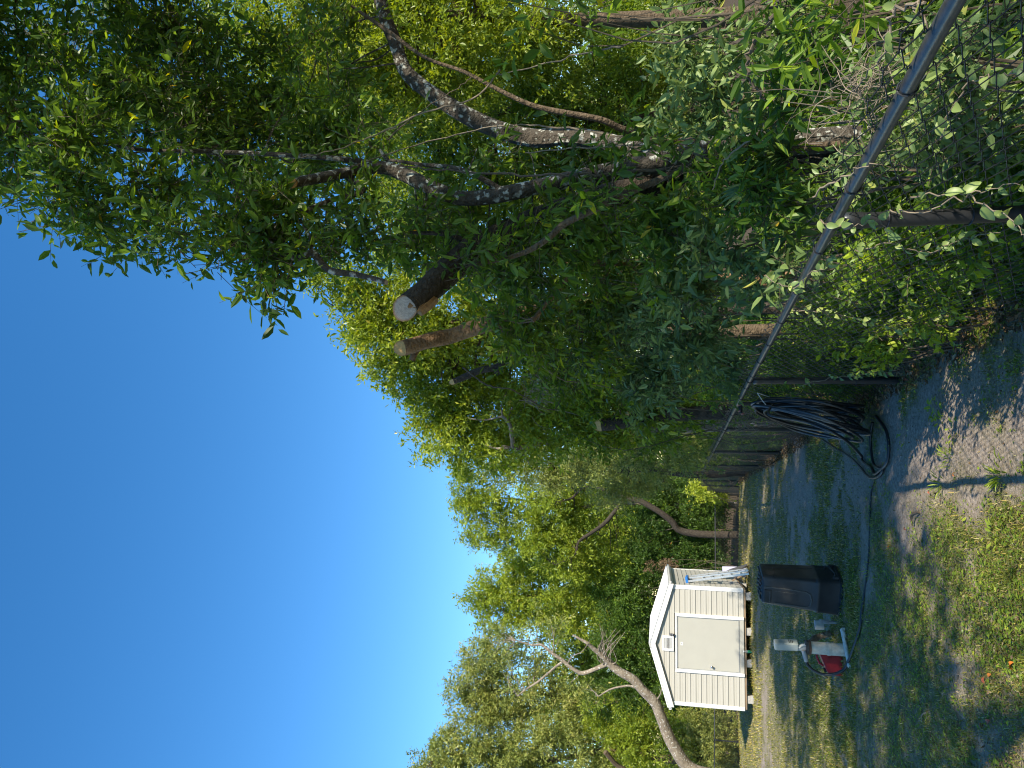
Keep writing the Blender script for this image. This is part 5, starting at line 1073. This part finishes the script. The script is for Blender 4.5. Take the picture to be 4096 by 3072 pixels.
def one_leaf(parent, p, ax, nm, L, shape, tint, lm='leaf_pale', name='leaf'):
    ax = Vector(ax).normalized(); nm = Vector(nm); sd_ = nm.cross(ax).normalized(); nm = ax.cross(sd_)
    o = bpy.data.objects.new(name, leaf_mesh(shape, tint, lm)); col.objects.link(o)
    W = Matrix.Translation(Vector(p)) @ Matrix((ax, sd_, nm)).transposed().to_4x4() @ Matrix.Scale(L, 4)
    if parent is not None:
        o.parent = parent; o.matrix_basis = parent.matrix_basis.inverted() @ W
    else: o.matrix_basis = W
    return o
def vine(label, rows, Ls, nleaf, seed, shape=0, tint=(.35, .9), bare=False, rad=.003, m='twig_pale'):
    P = [(*at(a, b, Y), rad) for a, b, Y in rows]; q = smooth_path(P, 7); rg = random.Random(seed)
    for i in range(1, len(q) - 1): q[i, :3] += [rg.gauss(0, .006) for _ in range(3)]
    root = thing('vine', label, 'vine', tuple(q[0, :3]))
    mb = MB(); mb.tube(q[:, :3], [rad * (1 - .6 * i / len(q)) for i in range(len(q))], 6); wpart('stem', mb.mesh('stem'), M[m], root)
    for k in range(int(nleaf * 1.35)):
        i = rg.randrange(1, len(q) - 1); t = Vector(q[min(i + 1, len(q) - 1), :3]) - Vector(q[i - 1, :3]); t.normalize()
        lat = Vector((rg.gauss(0, 1), rg.gauss(-.5, .6), rg.gauss(-.1, .6))); lat = (lat - t * lat.dot(t) * .6).normalized()
        one_leaf(root, q[i, :3], lat + t * .4 + Vector((0, 0, -.2)), Vector((rg.gauss(-.2, .4), rg.gauss(-.6, .4), .7)), Ls * .74 * rg.uniform(.6, 1.3), rg.choice((shape, min(shape + 1, 2))), rg.uniform(*tint))
    return root
vine('creeper with oval leaves draped over the rail beside the near post', [(3280, 880, 2.85), (3330, 905, 2.80), (3420, 900, 2.80), (3520, 880, 2.78), (3560, 960, 2.9)], .055, 14, 1)
vine('leafy creeper climbing over the rail left of the near post', [(3060, 1110, 3.9), (3110, 1130, 3.75), (3170, 1150, 3.65), (3230, 1100, 3.45), (3300, 1060, 3.3), (3330, 1010, 3.2)], .055, 26, 2)
vine('pale bare vine crossing the rail and near post diagonally', [(3250, 790, 2.6), (3340, 720, 2.5), (3450, 670, 2.4), (3560, 620, 2.35)], .04, 2, 3, rad=.0035)
vine('long vine with pale round leaves in front of the near post', [(3640, 790, 2.55), (3840, 780, 2.5), (3960, 830, 2.45), (4060, 900, 2.4), (4130, 960, 2.35)], .07, 9, 4, tint=(.55, .8))
vine('tan vine running down the right side of the near post', [(3560, 840, 2.9), (3700, 845, 2.75), (3850, 790, 2.6), (3960, 760, 2.5), (4110, 750, 2.4)], .05, 5, 5)
vine('green leafed vine over the rail near the top right edge', [(3650, 30, 1.95), (3690, 60, 1.92), (3740, 110, 1.9), (3790, 140, 1.9)], .05, 7, 6, tint=(.75, .92))
vine('vine with round bright leaves behind the mesh at the right edge', [(3760, 560, 2.5), (3850, 350, 2.35), (3920, 320, 2.3), (4010, 300, 2.2), (4090, 280, 2.1)], .055, 14, 7, tint=(.5, .85))
vine('arching brown vine above the rail at the right edge', [(3700, 10, 1.9), (3620, 20, 2.0), (3570, 60, 2.1), (3545, 150, 2.2), (3520, 240, 2.4), (3440, 330, 2.6), (3330, 460, 3.0)], .05, 5, 8, rad=.004)
vine('yellow-green climber hanging through the mesh below the second bay rail', [(3140, 1250, 4.4), (3260, 1240, 4.35), (3390, 1270, 4.45), (3500, 1290, 4.6), (3620, 1330, 4.7)], .05, 30, 9, tint=(.6, .92))
vine('leafy runner over the second fence post', [(3200, 1540, 6.5), (3290, 1520, 6.3), (3400, 1505, 6.2), (3500, 1490, 6.1), (3600, 1480, 6.05)], .07, 26, 10, tint=(.35, .8))
vine('weedy climber at the base of the first bay', [(3520, 1450, 5.6), (3600, 1400, 5.3), (3680, 1340, 5.0), (3760, 1260, 4.7), (3850, 1170, 4.4)], .055, 40, 11, tint=(.5, .9))
vine('thin vine spray on the mesh between near post and rail joint', [(3420, 1000, 3.2), (3560, 980, 3.15), (3700, 1010, 3.2), (3850, 960, 3.05), (4000, 930, 2.9)], .05, 22, 12, tint=(.3, .85))
# bare tangled stems through the trees
def bare_stem(label, rows, rad, m='twig_pale', seed=0):
    P = [(*at(a, b, Y), rad) for a, b, Y in rows]; q = smooth_path(P, 8); rg = random.Random(seed)
    for i in range(1, len(q) - 1): q[i, :3] += [rg.gauss(0, rad * .6) for _ in range(3)]
    mb = MB(); mb.tube(q[:, :3], [rad * (1 - .5 * i / len(q)) for i in range(len(q))], 7, True, .08, seed); o = mb.build('hanging_vine', M[m]); return tag(o, label, 'vine')
bs = [('pale stem running beside the lichen trunk', [(2900, 640, 5.5), (2500, 690, 5.5), (2200, 700, 5.4), (1900, 690, 5.4), (1650, 668, 5.4), (1600, 660, 5.4)], .010),
      ('long thin vine stem left of the slanting sapling', [(2950, 700, 5.2), (2700, 590, 5.3), (2350, 590, 5.3), (2100, 610, 5.4)], .007),
      ('thin stem rising between the twin trunks', [(2800, 560, 5.9), (2500, 545, 5.9), (2150, 500, 5.9), (1900, 520, 5.9), (1600, 600, 5.8), (1350, 690, 5.6)], .008),
      ('bare twig arching across the sunlit gap on the right', [(1550, 560, 5.5), (1650, 470, 5.5), (1800, 370, 5.6), (1900, 300, 5.7)], .006),
      ('crooked dry branch in front of the twin stems', [(2000, 280, 5.6), (1900, 390, 5.5), (1700, 450, 5.4), (1500, 540, 5.4), (1300, 610, 5.4), (1150, 640, 5.4)], .007),
      ('straight dry twig crossing the upper right shade', [(2500, 180, 5.2), (2350, 210, 5.3), (2200, 250, 5.4), (2000, 300, 5.5)], .007),
      ('loose vine dangling left of the bent brown trunk', [(1850, 1470, 7.0), (1950, 1540, 7.0), (2050, 1560, 7.0), (2200, 1640, 7.2), (2240, 1600, 7.3)], .008),
      ('grey vine curling down toward the low sawn trunk', [(2030, 1360, 7.5), (2150, 1450, 7.5), (2250, 1520, 7.8), (2330, 1530, 8.0), (2480, 1560, 8.5), (2560, 1570, 8.8)], .007),
      ('thin bare twig over the near shrubs', [(3000, 560, 4.4), (2900, 640, 4.5), (2850, 760, 4.6)], .006),
      ('dry stem bent over the right shrubs', [(3100, 60, 3.6), (3020, 160, 3.7), (2990, 290, 3.8), (3060, 400, 3.9)], .012),
      ('thin pale stem lying across the dark shrubs', [(2780, 1290, 6.4), (2860, 1200, 6.0), (2960, 1130, 5.6), (3030, 1060, 5.2)], .007)]
for k, (lab, rows, rad) in enumerate(bs): bare_stem(lab, rows, rad, 'twig_pale' if k % 3 else 'twig', k)
# tangle of dry vines resting on the fence top
rt_ = random.Random(4); c = at(3430, 400, 2.75); mb = MB()
for k in range(75):
    a = c + np.array([rt_.gauss(.03, .055), rt_.gauss(.02, .10), rt_.gauss(0, .055)]); d = np.array([rt_.gauss(0, .10), rt_.gauss(0, .10), rt_.gauss(-.04, .11)]); m1 = a + d * .5 + np.array([rt_.gauss(0, .03) for _ in range(3)])
    q = smooth_path([(*a, .0018), (*m1, .0016), (*(a + d), .0008)], 4); mb.tube(q[:, :3], q[:, 3], 4, False)
o = mb.build('dry_vine_tangle', M['twig_pale']); tag(o, 'tangle of dry brown vine stems on top of the near rail', 'dry vines')
for (px, py, Y, n, sc, lab) in ((2130, 1560, 10, 90, .22, 'bundle of dead grass-like twigs caught in the sunlit tree'), (3420, 290, 2.9, 40, .07, 'small knot of dry roots behind the rail'), (2960, 1690, 9.3, 40, .16, 'dry leaf fringe hanging on the fence behind the hose coil')):
    c = at(px, py, Y); mb = MB()
    for k in range(n):
        a = c + np.array([rt_.gauss(0, sc * .6), rt_.gauss(0, sc * .5), rt_.gauss(0, sc * .5)]); d = np.array([rt_.gauss(0, sc * .5), rt_.gauss(0, sc * .5), rt_.gauss(-sc * .8, sc * .6)])
        q = smooth_path([(*a, .0028 * Y / 6), (*(a + d * .5 + np.array([rt_.gauss(0, sc * .15) for _ in range(3)])), .0025 * Y / 6), (*(a + d), .001)], 3); mb.tube(q[:, :3], q[:, 3], 4, False)
    o = mb.build('dry_twigs', M['twig_pale']); tag(o, lab, 'dry twigs')
# palmetto in the shade behind the rail
pc = at(3060, 740, 4.7); PM = thing('palmetto', 'small dark palmetto with folded fan leaf behind the rail', 'palm', (pc[0], pc[1], gzf(pc[0], pc[1])))
for f, (hx, hz, az) in enumerate(((0, 0, 200), (.18, -.15, 300), (-.12, -.22, 120))):
    c = Vector(pc) + Vector((hx, .05 * f, hz)); mb = MB(); mb.tube([(pc[0], pc[1], gzf(pc[0], pc[1])), (c.x * .5 + pc[0] * .5, c.y, c.z - .25), tuple(c)], [.008, .007, .006], 6); wpart('petiole', mb.mesh('petiole'), M['twig'], PM)
    dr = Vector((math.cos(R(az)) * .6, -.5, .55)).normalized(); sdv_ = dr.cross(Vector((.3, -.8, .5))).normalized()
    for k in range(14):
        a = R(-75 + 150 * k / 13); d = (dr * math.cos(a) + sdv_ * math.sin(a)); d.z -= .15
        one_leaf(PM, c, d, Vector((.1, -.7, .7)), .34 - .06 * abs(k - 6.5) / 6.5, 2, .2, 'leaf_pale', 'leaflet').scale.y *= .28

# ------------------------------------------------------------------ grass, weeds, litter
r = np.random.default_rng(77)
def scatter(n, x0, x1, y0, y1, power=1.0):
    u = r.random(n); y = 1 / (1 / y0 + u * (1 / y1 - 1 / y0)) if power > 1 else y0 + (y1 - y0) * u
    x = r.uniform(-1, 1, n); half = .58 * y
    x = np.where(x < 0, np.maximum(x * half, x0), np.minimum(x * half, fence_x(y) + .15))
    return x, y
def blades(n, y0, y1, hgt, wid, name, lean=.8, tint=(.40, .22), thr=.38, straw=.20, power=2):
    x, y = scatter(n, -12, 3, y0, y1, power); c = cover(x, y); k = r.random(n) < np.clip((c - thr) * 2.0, .03, 1); x = x[k]; y = y[k]; c = c[k]; n = len(x)
    tuft = vnoise(x, y, 41, 7.0) * .6 + .9 * vnoise(x, y, 44, 2.2) ** 2
    h = hgt * (.45 + .9 * r.random(n)) * (.55 + .8 * tuft) * (.6 + .5 * c); az = r.random(n) * 6.283; ln = lean * (.3 + r.random(n))
    base = np.stack([x, y, gz(x, y) + (vnoise(x, y, 21, 3.0) - .5) * .03 + (vnoise(x, y, 22, 9.0) - .5) * .012 - .004], 1)
    hd = np.stack([np.cos(az), np.sin(az), 0 * az], 1); sd_ = np.stack([-np.sin(az), np.cos(az), 0 * az], 1)
    wv = (wid * (.6 + .8 * r.random(n)))[:, None]
    mid = base + hd * (h * ln * .35)[:, None] + np.array([0, 0, 1.]) * (h * .62)[:, None]
    tip = base + hd * (h * ln)[:, None] + np.array([0, 0, 1.]) * (h * (1 - .30 * ln))[:, None]
    V = np.stack([base - sd_ * wv * .5, base + sd_ * wv * .5, mid + sd_ * wv * .42, mid - sd_ * wv * .42, tip, tip], 1)
    V = V[:, :5].reshape(-1, 3); b = np.arange(n)[:, None] * 5
    F3 = np.concatenate([b + [[0, 1, 2]], b + [[0, 2, 3]], b + [[3, 2, 4]]], 1).reshape(-1, 3)
    ti = np.clip(tint[0] + .35 * (vnoise(x, y, 43, 1.3) - .5) + r.normal(0, tint[1], n) * .6, 0, .9); ti = np.where(r.random(n) < straw, r.uniform(.86, 1, n), ti)
    o = link(name, mesh_np(name, V, F3, True, {'tint': np.repeat(ti, 5)}), M['grass']); return o
g1 = blades(120000, 3.6, 9.0, .034, .0042, 'grass', 1.5, thr=.34)
tag(g1, 'short patchy weedy grass on the near sand', 'grass', kind='stuff')
g2 = blades(150000, 8.0, 21.5, .038, .008, 'grass', 1.2, thr=.30)
tag(g2, 'mown lawn grass stretching from the bin to the shed', 'grass', kind='stuff')
g3 = blades(60000, 17.0, 34.0, .055, .014, 'grass', 1.1, (.62, .2), thr=.1, straw=.28, power=1)
tag(g3, 'sunlit yellowish grass at the lawn edge and down the slope', 'grass', kind='stuff')
# small round weed leaves mixed through the turf
n = 95000; x, y = scatter(n, -9, 3, 3.6, 11.5, 2); c = cover(x, y); k = r.random(n) < np.clip((c - .33) * 2.4 * (.3 + 1.4 * (vnoise(x, y, 51, 1.7) > .5)), .015, 1); x = x[k]; y = y[k]; n = len(x)
az = r.random(n) * 6.283; p = np.stack([x, y, gz(x, y) + .006 + .03 * r.random(n) ** 2], 1)
ax = unit(np.stack([np.cos(az), np.sin(az), r.uniform(-.1, .5, n)], 1)); nm = unit(r.normal(0, .3, (n, 3)) + [0, 0, 1])
L = .014 + .024 * r.random(n) ** 1.5
A = leaf_arrays(p, ax, nm, L, L * .55, np.clip(r.normal(.55, .2, n), 0, .93), False)
o = link('ground_weeds', mesh_np('ground_weeds', A[0], A[1], False, {'tint': A[2]}), M['leaf_mid']); tag(o, 'tiny round-leaved weeds spread through the near turf', 'weeds', kind='stuff')
# litter: bits of dry leaf and chips
n = 16000; x, y = scatter(n, -9, 3, 3.5, 12, 2); az = r.random(n) * 6.283
p = np.stack([x, y, gz(x, y) + .008 + .012 * r.random(n)], 1); ax = unit(np.stack([np.cos(az), np.sin(az), r.normal(0, .25, n)], 1)); nm = unit(r.normal(0, .5, (n, 3)) + [0, 0, 1])
L = .006 + .018 * r.random(n) ** 3
A = leaf_arrays(p, ax, nm, L, L * (.25 + .4 * r.random(n)), r.random(n), False)
o = link('leaf_litter', mesh_np('leaf_litter', A[0], A[1], False, {'tint': A[2]}), M['leaf_dry']); tag(o, 'scattered dry leaf crumbs and chips on the sand', 'litter', kind='stuff')
n = 2600; x = r.normal(-1.9, .55, n); y = r.normal(4.35, .45, n); az = r.random(n) * 6.283
p = np.stack([x, y, gz(x, y) + .012 + .02 * r.random(n)], 1); ax = unit(np.stack([np.cos(az), np.sin(az), r.normal(0, .3, n)], 1)); nm = unit(r.normal(0, .5, (n, 3)) + [0, 0, 1])
L = .010 + .022 * r.random(n) ** 2
A = leaf_arrays(p, ax, nm, L, L * (.3 + .3 * r.random(n)), np.clip(r.normal(.7, .25, n), 0, 1), False)
o = link('leaf_litter', mesh_np('leaf_litter', A[0], A[1], False, {'tint': A[2]}), M['leaf_dry']); tag(o, 'tan leaf scraps strewn over the sunlit near left turf', 'litter', kind='stuff')
# litter strip along the fence foot and under the trees
n = 26000; y = r.uniform(2.2, 30, n) ** 1.0; x = fence_x(y) + np.abs(r.normal(0, .6, n)) - .12
az = r.random(n) * 6.283; p = np.stack([x, y, gz(x, y) + .01 + .05 * r.random(n) ** 2], 1); ax = unit(np.stack([np.cos(az), np.sin(az), r.normal(0, .4, n)], 1)); nm = unit(r.normal(0, .6, (n, 3)) + [0, 0, 1])
L = .02 + .05 * r.random(n)
A = leaf_arrays(p, ax, nm, L, L * .4, np.clip(r.normal(.5, .3, n), 0, 1), False)
o = link('leaf_litter', mesh_np('leaf_litter', A[0], A[1], False, {'tint': A[2]}), M['leaf_dry']); tag(o, 'brown dead leaves lying along the foot of the fence', 'litter', kind='stuff')
# weeds one can pick out
def weed(label, px, py, n, L, seed, tint=(.6, .93), up=.35, shape=2, lm='leaf_mid', group=None):
    g = on_ground(px, py); rg = random.Random(seed); root = thing('weed', label, 'weed', (g[0], g[1], gzf(g[0], g[1])), 0, group)
    for k in range(n):
        a = rg.uniform(0, 6.283); st = rg.uniform(0, .09)
        one_leaf(root, (g[0] + math.cos(a) * st, g[1] + math.sin(a) * st, gzf(g[0], g[1]) + rg.uniform(0, .04)), (math.cos(a), math.sin(a), up * rg.uniform(.3, 1.8)), (rg.gauss(0, .3), rg.gauss(0, .3), 1), L * rg.uniform(.6, 1.2), shape, rg.uniform(*tint), lm).scale.y *= (.35 if up > .6 else 1)
ws = [('bright green weed in the sunny sand patch, upper of two', 3745, 1640, 16, .10), ('narrow-leaved weed in the sunny sand patch, lower of two', 3770, 1680, 14, .12), ('broad weed right of the sunny patch centre', 3820, 1735, 12, .10), ('small weed beside the sand below the hose loop', 3620, 1740, 9, .085), ('leafy weed touching the bottom of the hose loop', 3562, 1800, 12, .06), ('little weed just left of the hose loop', 3556, 1845, 8, .05),
      ('grassy tuft at the sand edge in the sun', 3805, 1840, 22, .09), ('tuft at the end of the rail shadow', 3770, 1935, 22, .10), ('green weed on the edge of the rail shadow', 3560, 1985, 14, .05), ('weed cluster in the sunlit turf strip', 3690, 2010, 16, .05), ('dark tuft under the right trees shadow', 4010, 1900, 26, .12), ('dark spreading weed near the right bottom of the turf', 4000, 2140, 24, .11),
      ('broad dark weed in mid turf', 3880, 2060, 16, .07), ('bright weed in the lower sunlit turf', 3905, 2630, 18, .05), ('weed beside the lower sunlit turf edge', 3850, 2800, 18, .05), ('fresh green weed near the bottom left corner', 3870, 2990, 24, .07), ('leafy weed below the orange leaf', 4050, 2690, 12, .06), ('tuft between bin and near turf', 3480, 2280, 16, .07), ('light green tuft behind the bin', 3200, 2250, 18, .07), ('grass clump in front of the upturned bin', 3540, 2420, 18, .07), ('shaded weed in front of the well', 3560, 2600, 16, .06), ('dusky weed in the shady turf centre', 3700, 2480, 18, .06)]
for k, (lab, px, py, n, L) in enumerate(ws): weed(lab, px, py, int(n * 1.3), L * (.42 if 'tuft' not in lab else .6), k, shape=2 if (k % 2 or 'tuft' in lab) else 1, up=.9 if 'tuft' in lab else .3)
# fallen leaves
fl = [('curled bright orange fallen leaf near the lower sunlit corner', 4055, 2648, .062, 'orange_leaf'), ('orange fallen leaf on the sunlit turf below the rail shadow', 3552, 2185, .045, 'orange_leaf'), ('rust red leaf between the two bright orange leaves of the sunlit corner', 3938, 2735, .045, 'rust_leaf'), ('brown-red crumpled leaf near the lower left of the sunlit turf', 3962, 2880, .05, 'rust_leaf'), ('small orange leaf just above the rust red leaf', 3966, 2695, .038, 'orange_leaf'), ('tan leaf beside the crumpled rust leaf', 3950, 2765, .05, 'tan_leaf'), ('yellow leaf in the sunlit corner', 4000, 2765, .036, 'yellow_leaf'),
      ('red leaf at the end of the rail shadow', 3718, 1962, .035, 'rust_leaf'), ('small red leaf beside the sunny sand', 3818, 1905, .035, 'orange_leaf'), ('pinkish leaf in the turf strip', 3625, 2120, .032, 'rust_leaf'), ('yellow fallen leaf in the shady turf', 3802, 2712, .04, 'yellow_leaf'), ('yellow leaf at the foot of the fence by the right edge', 4080, 1250, .07, 'yellow_leaf'), ('tan leaf in the lower shade', 3860, 2105, .04, 'tan_leaf'), ('brown leaf by the second post foot', 3620, 1510, .06, 'rust_leaf')]
for k, (lab, px, py, L, m) in enumerate(fl):
    g = on_ground(px, py, .018); rg = random.Random(k); V, Fa = LEAFM[1]
    V = [(a * L, b * L, c * L * 2.2) for a, b, c in V]
    me = mesh_np('fallen_leaf', V, Fa); me.materials.append(M[m]); o = bpy.data.objects.new('fallen_leaf', me); col.objects.link(o)
    o.location = g; o.rotation_euler = (rg.uniform(-.4, .4), rg.uniform(-.4, .2), rg.uniform(0, 6.28)); tag(o, lab, 'leaf', 'fallen leaves')
# sticks and a broken pale branch beside the well
def stick(label, a, b, rad, m='twig_pale', seed=0):
    a = on_ground(*a, rad); b = on_ground(*b, rad); rg = random.Random(seed); md = (a + b) / 2 + np.array([rg.gauss(0, .02), rg.gauss(0, .02), .02])
    mb = MB(); q = smooth_path([(*a, rad), (*md, rad * .9), (*b, rad * .5)], 6); mb.tube(q[:, :3], q[:, 3], 7, True, .2, seed); o = mb.build('stick', M[m]); tag(o, label, 'stick')
stick('grey stick lying in the sunlit turf', (3675, 2050), (3650, 2105), .010, 'twig', 1)
stick('thin pale twig in the shady turf bottom', (3830, 2740), (3850, 2710), .005, 'twig_pale', 2)
stick('pale curled twig in the shade near the bottom centre', (3690, 2890), (3720, 2845), .006, 'twig_pale', 3)
stick('white twig beside the small junction box', (3310, 2520), (3330, 2555), .008, 'pvc_old', 4)
a = at(3302, 2532, 9.3); b = at(3228, 2572, 9.0); a[2] = max(a[2], gzf(a[0], a[1]) + .02)
mb = MB(); q = smooth_path([(a[0], a[1], gzf(a[0], a[1]) + .02, .03), (*(a * .6 + b * .4), .035), (*(a * .3 + b * .7), .022), (*b, .008)], 5); mb.tube(q[:, :3], q[:, 3], 8, True, .35, 3); o = mb.build('branch_piece', M['bark_pale']); tag(o, 'ragged pale piece of branch leaning behind the well casing', 'branch')
print('LEAVES', LEAF_N[0], 'TRIS', sum(len(p.vertices) - 2 for me in bpy.data.meshes if me.users and len(me.polygons) < 50 for p in me.polygons) + sum((len(me.loops) - 2 * len(me.polygons)) for me in bpy.data.meshes if me.users and len(me.polygons) >= 50))
